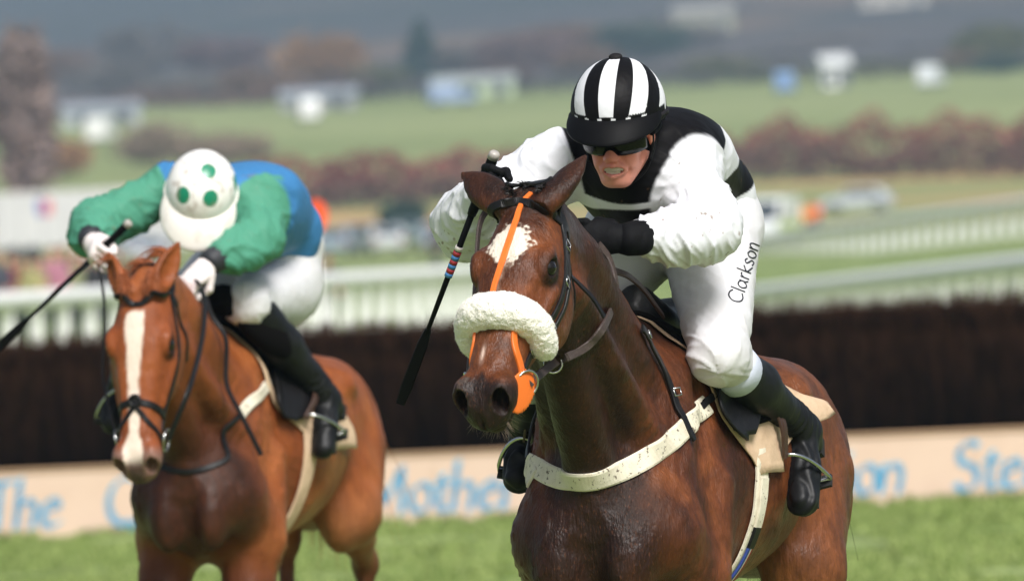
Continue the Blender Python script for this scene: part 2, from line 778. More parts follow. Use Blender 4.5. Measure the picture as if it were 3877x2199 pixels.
nb = 90000
yy = rg.uniform(56, 79, nb)
xx = rg.uniform(-1, 1, nb) * (1 + yy * .055)
keep = (yy < 75.7 - xx * math.tan(rad(16))) & (pnoise(np.stack([xx * 1.3, yy * .5, yy * 0], 1)) > -.25)
blades(int(keep.sum()), (xx[keep], yy[keep]), .015, .042, 'grass', mat('grass blade', vcol='Col', rough=.8, spec=.2), 'short green turf on the course before the fence')
nb = 9000
tt = rg.uniform(-9, 9, nb)
off = np.abs(rg.normal(size=nb)) * .07
keep = pnoise(np.stack([tt * 2.2, tt * 0, tt * 0], 1)) > -.15
tt, off = tt[keep], off[keep]
FA = rad(16)
FU, FN = vv(math.cos(FA), -math.sin(FA), 0), vv(-math.sin(FA), -math.cos(FA), 0)   # along the fence, towards the camera
FD = 75.8
FO = vv(0, FD, 0)
gx = FO[None] + FU[None] * tt[:, None] + FN[None] * (off[:, None] + .03)
blades(len(tt), (gx[:, 0], gx[:, 1]), .03, .085, 'grass', MATS['grass blade'], 'longer tufts of grass against the foot of the sponsor board')

# ------------------------------------------------------------------ steeplechase fence
FR = Matrix.Rotation(-FA, 3, 'Z')
fence = empty('steeplechase_fence', tuple(FO), -FA, label='dark birch steeplechase fence with a peach lettered board along its foot', cat='fence')
M_BIRCH = mat('birch twigs', vcol='Col', rough=.9, spec=.03)
rg = np.random.RandomState(12)
MB().box((0, .40, .70), (22, .50, 1.32)).build('core', mat('birch core', S(13, 9, 7), .95, spec=.02, noise=(30, .6, S(9, 6, 5), (.4, .6), (1, 1, .1))), fence)
n = 40000
x = rg.uniform(-11, 11, n)
y = .02 + np.abs(rg.normal(size=n)) * .10 + (rg.rand(n) < .3) * rg.uniform(0, .7, n)
h = np.where(rg.rand(n) < .3, 1.41, rg.uniform(1.05, 1.36, n)) + rg.normal(size=n) * .03 + .012 * np.sin(x * 2.1)
z0 = np.where(rg.rand(n) < .25, rg.uniform(1.2, 1.33, n), rg.uniform(.35, 1.1, n))
w = rg.uniform(.003, .008, n)
lx = rg.normal(size=n) * .035
base = np.stack([x, y, z0], 1)
top = np.stack([x + lx, y + .06 + rg.normal(size=n) * .02, h], 1)
V = np.stack([base + np.stack([-w, w * 0, w * 0], 1), base + np.stack([w, w * 0, w * 0], 1), top + np.stack([w * .4, w * 0, w * 0], 1), top - np.stack([w * .4, w * 0, w * 0], 1)], 1).reshape(-1, 3)
br = rg.rand(n)
c = np.where((br < .12)[:, None], S(28, 18, 12), S(9, 7, 6)) * rg.uniform(.5, 1.3, (n, 1))
c = c * (1 + .35 * pnoise(np.stack([x * 2.2, z0 * .2, y * 0], 1)))[:, None]
c4 = np.stack([c, c, np.array(S(58, 38, 27)) * rg.uniform(.5, 1.3, (n, 1)), np.array(S(58, 38, 27)) * rg.uniform(.5, 1.3, (n, 1))], 1).reshape(-1, 3)
mesh_np('birch', V, np.arange(4 * n).reshape(-1, 4), M_BIRCH, fence, False, col=c4, kind='stuff')
MB().box((0, -.005, .24), (22, .045, .48)).build('sponsor_board', mat('peach board', S(228, 200, 180), .55, noise=[(2.5, .35, S(210, 180, 158), (.4, .7)), (9, .35, S(176, 150, 124), (.6, .75), (1, 1, .5))]), fence)
MB().box((0, -.012, .487), (22, .06, .02)).build('board_capping', mat('board edge', S(196, 158, 128), .6), fence)


# lettering, written with a broad pen
def arc(cx, cy, rx, ry, a0, a1, n=14):
    return [(cx + rx * math.cos(rad(a)), cy + ry * math.sin(rad(a))) for a in np.linspace(a0, a1, n)]


def ln(*p):
    return [q for a, b in zip(p[:-1], p[1:]) for q in [tuple(np.array(a) + (np.array(b) - np.array(a)) * t) for t in np.linspace(0, 1, 6)]]


PEN = {'T': (1.05, [ln((0, 1.62), (.95, 1.66)), ln((.50, 1.64), (.42, 0))]),
       'h': (.98, [ln((.18, 1.75), (.10, 0)), [(.12, .55)] + arc(.48, .58, .30, .40, 150, 20) + ln((.76, .6), (.70, .0))]),
       'e': (.88, [ln((.12, .52), (.66, .66)) + arc(.42, .60, .28, .38, 15, 170) + arc(.44, .45, .36, .44, 170, 320)]),
       'Q': (1.75, [arc(.78, .82, .68, .86, 60, 420, 30), ln((.80, .10), (1.25, -.30), (1.55, -.38))]),
       'u': (.95, [ln((.14, .98), (.10, .35)) + arc(.40, .34, .30, .34, 180, 340), ln((.76, .98), (.70, 0))]),
       'n': (.98, [ln((.14, .98), (.08, 0)), [(.12, .55)] + arc(.46, .58, .30, .40, 150, 20) + ln((.76, .6), (.70, .0))]),
       'M': (1.60, [ln((.22, 1.62), (.08, 0)), ln((.22, 1.62), (.72, .35)), ln((.72, .35), (1.28, 1.62)), ln((1.28, 1.62), (1.36, 0))]),
       'o': (.92, [arc(.44, .49, .36, .50, 90, 450, 26)]),
       't': (.62, [ln((.28, 1.30), (.20, .30)) + arc(.40, .28, .20, .28, 180, 320), ln((.04, .96), (.54, 1.0))]),
       'r': (.66, [ln((.14, .98), (.08, 0)), [(.12, .55)] + arc(.40, .64, .26, .34, 150, 50)]),
       'C': (1.35, [arc(.74, .82, .64, .86, 50, 320, 26)]),
       'a': (.94, [arc(.40, .48, .34, .48, 60, 380, 22), ln((.76, .98), (.72, 0))]),
       'm': (1.50, [ln((.14, .98), (.08, 0)), [(.12, .55)] + arc(.42, .58, .27, .40, 150, 20) + ln((.69, .6), (.65, 0)), [(.68, .55)] + arc(.96, .58, .27, .40, 150, 20) + ln((1.23, .6), (1.18, 0))]),
       'p': (.96, [ln((.14, .98), (.06, -.60)), [(.12, .6)] + arc(.44, .48, .34, .50, 140, -150, 20)]),
       'i': (.42, [ln((.18, .98), (.12, 0)), ln((.19, 1.34), (.21, 1.42))]),
       'S': (1.10, [arc(.56, 1.25, .36, .40, 40, 250) + arc(.50, .42, .40, .44, 75, -150)]),
       'l': (.42, [ln((.20, 1.75), (.12, 0))]),
       'c': (.84, [arc(.44, .49, .36, .50, 50, 320, 22)]),
       's': (.76, [arc(.38, .74, .24, .25, 40, 250) + arc(.34, .27, .26, .28, 75, -150)])}
M_SKYBLUE = mat('sky blue lettering', S(122, 206, 246), .5)
XH = .200
NIB = vv(math.cos(rad(28)), 0, math.sin(rad(28))) * .026


def board_word(word, x0):
    for ch in word:
        adv, strokes = PEN[ch]
        V, F = [], []
        for st in strokes:
            P = [vv(x0 + (q[0] + .10 * q[1]) * XH, -.0305, .088 + q[1] * XH * .98) for q in st]
            b = len(V)
            for p in P:
                V += [p + NIB, p - NIB, p - NIB + vv(.004, .0, -.012), p + NIB + vv(.004, 0, -.012)]
            for i in range(len(P) - 1):
                for k in range(4):
                    F.append((b + i * 4 + k, b + i * 4 + (k + 1) % 4, b + i * 4 + 4 + (k + 1) % 4, b + i * 4 + 4 + k))
        mesh_np('letter', V, F, M_SKYBLUE, fence, False)
        x0 += adv * XH
    return x0


def fence_x(px, py):
    tx, _ = level(px, py)
    # point on the board plane: X = FU.x*s ; Y = FD + FU.y*s ; X = tx*Y
    return tx * FD / (FU[0] - tx * FU[1])


for w_, px in (('The', -38), ('Queen', 262), ('Mother', 852), ('Champion', 1420), ('Steeplechase', 2388)):
    adv = sum(PEN[c][0] for c in w_)
    x0 = fence_x(px, 1240)
    if w_ == 'Champion':
        x0 = fence_x(2140, 1200) - sum(PEN[c][0] for c in 'Champi') * XH
    if w_ == 'Mother':
        x0 = fence_x(1024, 1240) - PEN['M'][0] * XH
    if w_ == 'Steeplechase':
        w_ = 'Steeplechase'
    board_word(w_, x0)

# ------------------------------------------------------------------ running rails
M_RAIL = mat('white rail', S(246, 246, 244), .5, noise=(3, .2, S(206, 206, 200), (.5, .75)))


def rails(p0, p1, spacing, h, label, post_w=.10, bow=0.0, rail_h=.12):
    p0, p1 = np.array(p0), np.array(p1)
    d = p1 - p0
    L_ = np.linalg.norm(d[:2])
    root = empty('running_rail', (p0[0], p0[1], gz(p0[0], p0[1])), 0, label=label, cat='rail', group='white running rails')
    nrm = np.array([-d[1], d[0]]) / L_
    o = np.array([p0[0], p0[1], gz(p0[0], p0[1])])
    def at(t):
        x, y = p0[:2] + d[:2] * t + nrm * bow * 4 * t * (1 - t)
        return np.array([x, y, p0[2] + d[2] * t])
    pts = [at(t) - o for t in np.linspace(0, 1, 25)]
    ang = math.atan2(d[1], d[0])
    V, F = [], []
    for p in pts:
        for k in range(6):
            a, b = rail_h * .5 * math.cos(rad(60 * k)), rail_h * .5 * (math.sin(rad(60 * k)) - 1)
            V.append(p + vv(nrm[0] * a, nrm[1] * a, b))
    for i in range(len(pts) - 1):
        for k in range(6):
            F.append((i * 6 + k, i * 6 + (k + 1) % 6, i * 6 + 6 + (k + 1) % 6, i * 6 + 6 + k))
    mesh_np('rail', V, F, M_RAIL, root, True)
    npost = int(L_ / spacing)
    pm = None
    for i in range(npost + 1):
        p = at(i * spacing / L_) - o
        g_ = gz(p[0] + o[0], p[1] + o[1]) - o[2]
        if pm is None:
            b = MB().box((0, 0, -.50), (post_w, .14, 1.0), taper=.85).box((0, .0, .02), (post_w * .8, .16, .06))
            po = b.build('post', M_RAIL, root)
            pm = po.data
        else:
            po = bpy.data.objects.new('post', pm)
            COL.objects.link(po)
            po.parent = root
        po.location = (p[0], p[1], p[2] - rail_h * .9)
    return root


rails((X_at(-60, 130, 720), 130, Z_at(-60, 732, 130)), (X_at(1230, 190, 650), 190, Z_at(1230, 658, 190)), 2.4, 1.2, 'white running rail behind the fence from the left edge to the striped cap jockey', .19, rail_h=.27)
rails((X_at(1780, 205, 722), 205, Z_at(1780, 726, 205)), (X_at(2640, 148, 620), 148, Z_at(2640, 624, 148)), 2.6, 1.2, 'nearer white running rail just above the fence at the right', .28, rail_h=.30)
rails((X_at(1760, 520, 605), 520, Z_at(1760, 608, 520)), (X_at(2640, 375, 480), 375, Z_at(2640, 482, 375)), 4.2, 1.2, 'further white running rail in front of the silver car', .26, rail_h=.40)

# orange course marker
mk = empty('course_marker', (X_at(793, 105, 540), 105, 0), 0, label='round orange course marker on a pole left of the bay horse', cat='marker')
mz = Z_at(793, 541, 105)
MB().tube([(0, 0, -.1), (0, 0, mz - .15)], .018, 8).build('pole', M_RAIL, mk, smooth=True)
pts = [(.105 * math.cos(t), 0, mz + .150 * math.sin(t)) for t in np.linspace(0, 2 * math.pi, 32, endpoint=False)]
b = MB()
V = [(x, y, z) for y in (-.012, .012) for x, _, z in pts]
b.add(V, [tuple(range(31, -1, -1)), tuple(range(32, 64))] + [(i, (i + 1) % 32, 32 + (i + 1) % 32, 32 + i) for i in range(32)])
b.build('disc', mat('fluorescent orange', S(250, 84, 28), .5), mk)


# ------------------------------------------------------------------ vehicles
M_GLASS = mat('vehicle glass', S(40, 48, 56), .12, spec=.6)
M_TYRE = mat('tyre', S(26, 26, 27), .85)
M_RIM = mat('wheel rim', S(150, 152, 154), .35, metal=.8)


def prism(b, prof, y0, y1, inset=0.0):
    n = len(prof)
    V = [(x, y0, z) for x, z in prof] + [(x, y1, z) for x, z in prof]
    F = [tuple(range(n)), tuple(range(2 * n - 1, n - 1, -1))] + [(i, n + i, n + (i + 1) % n, (i + 1) % n) for i in range(n)]
    b.add(V, F)


def vehicle(px, D, rz, paint, label, kind='car', group=None, stripe=None, base_py=500):
    x = X_at(px, D, base_py)
    name, cat_ = {'car': ('parked_car', 'car'), 'van': ('parked_van', 'van'), 'pickup': ('parked_car', 'car')}[kind]
    root = empty(name, (x, D, gz(x, D)), rad(rz), label=label, cat=cat_, group=group)
    pm = mat('paint %d %d %d' % tuple(int(c * 255) for c in paint), paint, .3, spec=.5, coat=.5)
    if kind == 'van':
        L_, W_, prof = 5.2, 1.95, [(-2.6, .35), (2.45, .35), (2.6, .55), (2.55, .95), (1.75, 1.25), (1.05, 2.15), (.7, 2.3), (-2.5, 2.3), (-2.6, 2.1)]
        win = [(1.62, 1.32), (1.08, 2.02), (.45, 2.02), (.45, 1.32)]
    else:
        L_, W_, prof = 4.3, 1.75, [(-2.15, .40), (-2.0, .28), (2.0, .28), (2.15, .45), (2.1, .72), (1.9, .84), (1.05, .95), (.45, 1.40), (.1, 1.47), (-1.1, 1.46), (-1.5, 1.36), (-1.95, .98), (-2.12, .92)]
        win = [(.90, .97), (.38, 1.36), (-1.1, 1.38), (-1.62, .98)]
    b = MB()
    prism(b, prof, -W_ / 2, W_ / 2)
    o = b.build('body', pm, root)
    md = o.modifiers.new('bevel', 'BEVEL')
    md.width = .07
    md.segments = 3
    for s in (-1, 1):
        w = MB()
        prism(w, win, s * (W_ / 2 + .006) - .006, s * (W_ / 2 + .006) + .006)
        w.build('side_window', M_GLASS, root)
        w = MB().box((prof[2][0] - .05, s * W_ * .34, .62 if kind != 'van' else .85), (.12, .36, .16))
        w.build('headlight', mat('lamp glass', S(220, 222, 225), .1), root)
        w = MB().box((prof[0][0] + .04, s * W_ * .40, .80 if kind != 'van' else 1.1), (.12, .16, .24))
        w.build('tail_light', mat('tail lamp', S(170, 24, 22), .2), root)
        for fx in (-1, 1):
            a = [(fx * L_ * .31, s * (W_ / 2 - .16), .32), (fx * L_ * .31, s * (W_ / 2 + .02), .32)]
            ty = MB().tube(a, .32, 18).build('wheel', M_TYRE, root, smooth=False)
            MB().tube([a[1], (a[1][0], a[1][1] + s * .012, a[1][2])], .19, 14).build('rim', M_RIM, ty)
    ws = MB()
    if kind == 'van':
        ws.add([(1.76, -.85, 1.28), (1.76, .85, 1.28), (1.10, .78, 2.10), (1.10, -.78, 2.10)], [(0, 1, 2, 3)])
        ws.add([(1.79, -.85, 1.28), (1.79, .85, 1.28), (1.13, .78, 2.10), (1.13, -.78, 2.10)], [(0, 1, 2, 3)])
    else:
        ws.add([(1.07, -.74, .965), (1.07, .74, .965), (.48, .64, 1.395), (.48, -.64, 1.395)], [(0, 1, 2, 3)])
        rw = MB().add([(-1.97, -.70, 1.0), (-1.97, .70, 1.0), (-1.53, .62, 1.36), (-1.53, -.62, 1.36)], [(3, 2, 1, 0)])
        rw.build('rear_window', M_GLASS, root)
    ws.build('windscreen', M_GLASS, root)
    if stripe:
        for k, c in enumerate(stripe):
            for i in range(6):
                for s in (-1, 1):
                    MB().box((-2.2 + i * .78 + (.39 if k else 0), s * (W_ / 2 + .006), .95), (.36, .012, .34)).build('marking', mat('marking %d %d' % (int(c[0] * 255), int(c[1] * 255)), c, .4), root)
    return root


vehicle(2150, 640, 170, S(196, 200, 206), 'silver car parked beyond the further rail at the right', base_py=510)
vehicle(1928, 520, 255, S(236, 238, 236), 'white van with yellow and green squares beside the striped cap jockey', 'van', stripe=(S(226, 222, 60), S(40, 140, 70)), base_py=560)
GP = 'cars parked across the course'
for i, (px, D, rz, c, lb) in enumerate((
        (850, 560, 80, S(150, 164, 176), 'pale blue car right of the orange marker'),
        (905, 580, 265, S(120, 128, 134), 'grey car second to the right of the orange marker'),
        (968, 560, 95, S(196, 200, 202), 'silver car third to the right of the orange marker'),
        (1030, 590, 85, S(96, 116, 110), 'dark green car between the orange marker and the bay ears'),
        (1092, 560, 275, S(168, 178, 186), 'pale grey car just left of the raised whip'),
        (392, 560, 85, S(190, 196, 204), 'pale car behind the whip hand of the blue and green jockey'),
        (330, 590, 100, S(168, 180, 190), 'blue grey car left of the blue and green jockey'),
        (250, 560, 80, S(204, 206, 206), 'white car beside the lorry at the left'))):
    vehicle(px, D, rz, c, lb, group=GP, base_py=620)
GF = 'vans in the far field'
for px, py, D, rz, c, lb in ((252, 300, 1010, 80, S(240, 240, 238), 'white van far off at the left edge of the field'), (772, 275, 1080, 95, S(238, 238, 240), 'white van far off above the blue and green jockey'),
                             (1130, 240, 1150, 20, S(150, 166, 196), 'blue grey van below the conifer'), (1970, 225, 1120, 85, S(120, 150, 196), 'blue van beside the white hut'),
                             (2335, 200, 1120, 75, S(226, 230, 236), 'white van far off at the right edge of the field')):
    vehicle(px, D, rz, c, lb, 'van', group=GF, base_py=py)


def shed(px, py, D, w, d, h, rise, rz, wall, roof, label):
    x = X_at(px, D, py)
    root = empty('farm_building', (x, D, gz(x, D)), rad(rz), label=label, cat='building', group='farm buildings far off')
    wm, rm = mat('wall %s' % label[:18], wall, .8), mat('roof %s' % label[:18], roof, .7, bump=(6, .3, .05, (8, 1, 1)))
    MB().box((0, 0, h / 2 - .5), (w, d, h + 1)).build('wall', wm, root)
    b = MB()
    prism(b, [(-d / 2 - .3, h), (0, h + rise), (d / 2 + .3, h), (d / 2 + .3, h + .15), (0, h + rise + .18), (-d / 2 - .3, h + .15)], -w / 2 - .3, w / 2 + .3)
    o = b.build('roof', rm, root)
    o.rotation_euler = (0, 0, rad(90))
    for i in range(max(2, int(w / 3))):
        MB().box((-w / 2 + (i + .5) * w / max(2, int(w / 3)), -d / 2 - .02, h * .45), (1.0, .08, 1.1)).build('window', M_GLASS, root)
    MB().box((w * .3, -d / 2 - .03, 1.0), (1.1, .08, 2.0)).build('door', mat('shed door', S(90, 92, 96), .6), root)


shed(250, 265, 1120, 8, 5, 1.5, .8, 5, S(168, 172, 176), S(140, 146, 154), 'long grey roofed shed behind the white van at the left')
shed(800, 240, 1160, 8, 5, 1.4, .8, -4, S(150, 150, 152), S(142, 148, 156), 'grey roofed shed behind the white van above the blue and green jockey')
shed(1185, 215, 1200, 9, 5, 1.6, .8, 3, S(176, 190, 158), S(156, 162, 160), 'pale green walled barn left of the striped cap')
shed(2090, 195, 1150, 2.8, 3.4, 2.2, 1.2, 10, S(222, 222, 220), S(196, 198, 198), 'small white hut with a pitched roof at the right')
shed(2240, 85, 1750, 11, 7, 2.8, 2.0, 4, S(172, 166, 156), S(140, 136, 134), 'pale farmhouse on the hillside at the upper right')
shed(1770, 115, 1650, 9, 6, 2.5, 1.6, -6, S(160, 160, 138), S(136, 134, 128), 'cream cottage on the hillside right of the striped cap')

# lorry at the left edge
lx, ly = X_at(190, 600, 560), 600
lo_ = empty('horsebox_lorry', (lx, ly, gz(lx, ly)), rad(4), label='long white horsebox lorry with a blue and red mark at the left', cat='lorry')
M_LORRY = mat('lorry panel', S(206, 204, 204), .5, noise=(1.2, .3, S(180, 180, 182)))
MB().box((0, 0, 2.35), (9.2, 2.5, 3.1)).build('box_body', M_LORRY, lo_)
MB().box((5.7, 0, 1.75), (2.0, 2.4, 2.5)).build('cab', M_LORRY, lo_)
MB().box((6.2, 0, 2.3), (1.06, 2.44, .8)).build('cab_window', M_GLASS, lo_)
for i in range(8):
    MB().box((-4.3 + i * 1.22, -1.27, 2.35), (.07, .05, 3.0)).build('panel_rib', mat('lorry rib', S(170, 170, 172), .5), lo_)
for i, (cx, c) in enumerate(((-1.95, S(70, 90, 180)), (-1.55, S(214, 70, 80)))):
    MB().box((cx, -1.262, 3.0), (.42, .03, .8)).build('mark', mat('lorry mark %d' % i, c, .5), lo_)
for wx in (-3.6, -2.5, 4.6):
    for s in (-1, 1):
        MB().tube([(wx, s * .9, .5), (wx, s * 1.25, .5)], .5, 16).build('wheel', M_TYRE, lo_)

# ------------------------------------------------------------------ spectators
def person_mesh():
    F = Field(axis_coords((-.45, .45, .028)), axis_coords((-.35, .35, .028)), axis_coords((-.05, 1.9, .028)))
    for s in (-1, 1):
        F.add(cap((s * .10, 0, .05), (s * .095, 0, .50), .06, .065), .02)
        F.add(cap((s * .095, 0, .50), (s * .085, 0, .92), .07, .10), .03)
        F.add(cap((s * .10, 0, .04), (s * .11, -.14, .03), .05, .045), .02)
        F.add(cap((s * .20, 0, 1.42), (s * .27, -.02, 1.15), .065, .055), .03)
        F.add(cap((s * .27, -.02, 1.15), (s * .20, -.17, .98), .052, .042), .03)
        F.add(ell((s * .19, -.19, .97), (.045, .05, .05)), .02)
    F.add(ell((0, 0, 1.18), (.20, .13, .34)), .05)
    F.add(ell((0, 0, .92), (.17, .13, .13)), .05)
    F.add(cap((0, 0, 1.45), (0, -.01, 1.58), .06, .055), .03)
    F.add(ell((0, -.02, 1.67), (.085, .10, .12)), .02)
    F.add(ell((0, -.12, 1.66), (.016, .02, .022)), .015)
    return F.mesh()


PV, PQ = person_mesh()
M_PERSON = mat('clothes', vcol='Col', rough=.8)
GS = 'spectators along the far rail'


def spectator(px, D, coat, label, trousers=S(40, 42, 52), hair=S(70, 50, 36), sc_=1.0, base_py=680):
    C = np.tile(np.array(coat), (len(PV), 1))
    C[PV[:, 2] < .88] = trousers
    C[PV[:, 2] < .10] = S(30, 28, 26)
    C[PV[:, 2] > 1.52] = S(214, 160, 136)
    C[(PV[:, 2] > 1.70) | ((PV[:, 2] > 1.6) & (PV[:, 1] > .0))] = hair
    C[(PV[:, 1] < -.155) & (PV[:, 2] > .9) & (PV[:, 2] < 1.05)] = S(214, 160, 136)
    x = X_at(px, D, base_py)
    root = empty('person', (x, D, gz(x, D)), random.uniform(-.5, .5), label=label, cat='person', group=GS)
    o = mesh_np('body', PV, PQ, M_PERSON, root, col=C)
    o.scale = (sc_ * random.uniform(.95, 1.08),) * 2 + (random.uniform(.90, 1.05),)


for px, D, coat, lb in (
        (-8, 206, S(60, 62, 74), 'spectator in slate grey at the very left edge'), (26, 208, S(122, 46, 48), 'spectator in a red coat near the left edge'),
        (52, 214, S(28, 30, 40), 'spectator in a dark coat right of the red coat'), (82, 207, S(150, 146, 96), 'spectator in a yellow jacket at the left'),
        (108, 213, S(46, 38, 36), 'spectator in a brown coat beside the yellow jacket'), (136, 207, S(168, 112, 130), 'spectator in a pink coat above the whip at the left'),
        (160, 214, S(22, 22, 28), 'spectator in black right of the pink coat'), (186, 208, S(140, 146, 106), 'spectator in a lime jacket beside the whip hand at the left'),
        (212, 213, S(34, 38, 54), 'spectator in a navy coat just left of the chestnut ears'), (244, 207, S(30, 28, 32), 'spectator in a charcoal coat behind the right chestnut ear'),
        (300, 212, S(50, 44, 42), 'spectator in brown between the chestnut ears'), (350, 209, S(24, 26, 34), 'spectator in black behind the chestnut forelock'),
        (820, 214, S(40, 46, 52), 'spectator in grey just right of the blue and green jockey'),
        (2052, 560, S(214, 56, 44), 'spectator in a red coat left of the silver car'), (2030, 548, S(232, 150, 60), 'steward in an orange jacket between the van and the silver car'),
        (1095, 430, S(30, 30, 38), 'spectator in black left of the bay horse whip')):
    spectator(px, D, coat, lb)

# ------------------------------------------------------------------ trees, bushes, hedges
def leaf_cloud(rg, n, cen, rad3, size, lump=.35, flat=False):
    """n small quads spread through a lumpy ellipsoid"""
    d = rg.normal(size=(n, 3))
    d /= np.linalg.norm(d, axis=1)[:, None]
    r = rg.uniform(.25, 1, n) ** .5
    lumpy = 1 + lump * pnoise(d * 2.3 + cen)
    P = np.asarray(cen) + d * (r * lumpy)[:, None] * np.asarray(rad3)
    a, b = rg.normal(size=(n, 3)), rg.normal(size=(n, 3))
    a /= np.linalg.norm(a, axis=1)[:, None]
    b -= a * (a * b).sum(1)[:, None]
    b /= np.linalg.norm(b, axis=1)[:, None]
    s = rg.uniform(.5, 1.2, n)[:, None] * size
    V = np.stack([P - a * s - b * s * .5, P + a * s - b * s * .5, P + a * s + b * s * .5, P - a * s + b * s * .5], 1)
    return V.reshape(-1, 3)


def tree(px, top_py, D, width, col, label, seed, kind='bare'):
    rg = np.random.RandomState(seed)
    x = X_at(px, D, top_py)
    z0 = gz(x, D)
    h = Z_at(px, top_py, D) - z0
    w = width / FV * D / 2
    name, cat_ = ('pine_tree', 'tree') if kind == 'pine' else (('bush', 'bush') if kind == 'bush' else ('tree', 'tree'))
    root = empty(name, (x, D, z0), 0, label=label, cat=cat_, group='trees and bushes behind the course')
    bark = mat('bark', S(82, 66, 56), .9)
    b = MB()
    b.tube([(0, 0, -.5), (.05 * h * .2, 0, h * .25), (0, .02 * h, h * .55), (.01 * h, 0, h * .9)], [h * .032, h * .026, h * .017, h * .005], 8)
    b.build('trunk', bark, root)
    if kind != 'bush':
        for i in range(9):
            a = rg.uniform(0, 6.28)
            z = h * rg.uniform(.25, .7)
            e = vv(math.cos(a) * w * .7, math.sin(a) * w * .7, z + h * rg.uniform(.08, .28))
            MB().tube([(0, 0, z), tuple(vv(0, 0, z) * .5 + e * .5 + vv(0, 0, -.02 * h)), tuple(e)], [h * .012, h * .008, h * .003], 5).build('limb', bark, root)
    parts = []
    if kind == 'pine':
        for k in range(9):
            t = k / 8
            parts.append(leaf_cloud(rg, 170, (0, 0, h * (.15 + .8 * t)), (w * (1 - .85 * t), w * (1 - .85 * t), h * .08), .05 * h, .5))
    else:
        parts.append(leaf_cloud(rg, 1000, (0, 0, h * .58), (w * .95, w * .95, h * .46), .026 * h + .12, .4))
        for k in range(9):
            a = rg.uniform(0, 6.28)
            parts.append(leaf_cloud(rg, 260, (math.cos(a) * w * .55, math.sin(a) * w * .5, h * rg.uniform(.35, .78)), (w * .42, w * .42, h * .18), .02 * h + .08, .5))
    V = np.concatenate(parts)
    C = np.repeat(np.array(col)[None] * rg.uniform(.55, 1.35, (len(V) // 4, 1)), 4, 0)
    mesh_np('crown', V, np.arange(len(V)).reshape(-1, 4), mat('foliage', vcol='Col', rough=.9, spec=.1), root, False, col=C)


BR, PU, OR_, DG, OL, GY = S(116, 92, 76), S(104, 84, 82), S(148, 112, 74), S(52, 70, 60), S(92, 92, 62), S(106, 100, 96)
for i, a in enumerate((
        (48, 70, 720, 170, S(146, 128, 122), 'tall purple brown bare tree at the left edge', 'bare'),
        (470, 185, 1250, 280, GY, 'grey bare tree above the spotted helmet', 'bare'),
        (270, 150, 1330, 260, GY, 'grey bare tree above the shed at the left', 'bare'),
        (630, 170, 1240, 220, BR, 'brown bare tree between the two sheds at the left', 'bare'),
        (800, 85, 1330, 280, OR_, 'broad orange brown tree above the second shed', 'bare'),
        (935, 165, 1230, 210, OL, 'olive bush tree left of the pale green barn', 'bare'),
        (1052, 55, 1380, 150, DG, 'dark conifer left of the striped cap', 'pine'),
        (1180, 110, 1360, 220, GY, 'grey bare tree above the pale green barn', 'bare'),
        (1320, 75, 1330, 310, PU, 'large purple brown tree left of the striped cap', 'bare'),
        (1470, 120, 1300, 200, BR, 'brown tree behind the striped cap', 'bare'),
        (1610, 50, 1400, 270, DG, 'dark green tree right of the striped cap', 'bare'),
        (1800, 140, 1240, 240, OL, 'olive tree between the cap and the blue van', 'bare'),
        (1960, 120, 1420, 220, GY, 'grey tree above the blue van', 'bare'),
        (2190, 150, 1300, 170, OL, 'olive bush right of the white hut', 'bare'),
        (2330, 110, 1420, 200, GY, 'grey tree above the right hand van', 'bare'),
        (2480, 60, 1250, 240, OL, 'tall dark olive tree near the right edge', 'bare'),
        (2500, 140, 1190, 150, DG, 'dark evergreen bush at the right edge', 'bush'),
        (150, 350, 830, 170, S(164, 126, 90), 'rusty orange bush in the field at the left', 'bush'),
        (390, 310, 860, 230, S(142, 124, 106), 'brown bush in the field above the green sleeve', 'bush'),
        (560, 335, 840, 280, S(142, 124, 106), 'brown thicket behind the spotted helmet', 'bush'),
        (380, 60, 1500, 300, GY, 'large grey wood edge tree high above the spotted helmet', 'bare'),
        (130, 120, 1450, 280, BR, 'brown tree behind the tall tree at the left edge', 'bare'),
        (560, 90, 1450, 260, PU, 'purple grey tree high between the two left sheds', 'bare'),
        (700, 200, 1235, 170, BR, 'small brown tree left of the second shed', 'bare'),
        (880, 190, 1225, 150, PU, 'small purple brown tree right of the second shed', 'bare'),
        (1250, 150, 1235, 190, PU, 'purple brown thicket right of the pale green barn', 'bare'),
        (1400, 60, 1480, 260, BR, 'brown tree high to the left of the striped cap', 'bare'),
        (1720, 60, 1500, 240, GY, 'grey tree high to the right of the striped cap', 'bare'),
        (1880, 175, 1225, 170, DG, 'dark green bush left of the blue van', 'bush'),
        (2080, 90, 1500, 280, GY, 'broad grey tree high above the white hut', 'bare'),
        (2420, 130, 1230, 160, BR, 'brown bush tree right of the right hand van', 'bare'),
        (1010, 505, 640, 130, DG, 'dark green bush behind the parked cars', 'bush'),
        (880, 430, 760, 190, BR, 'brown bush above the orange marker', 'bush'))):
    tree(*a[:5], a[5], 100 + i, a[6])


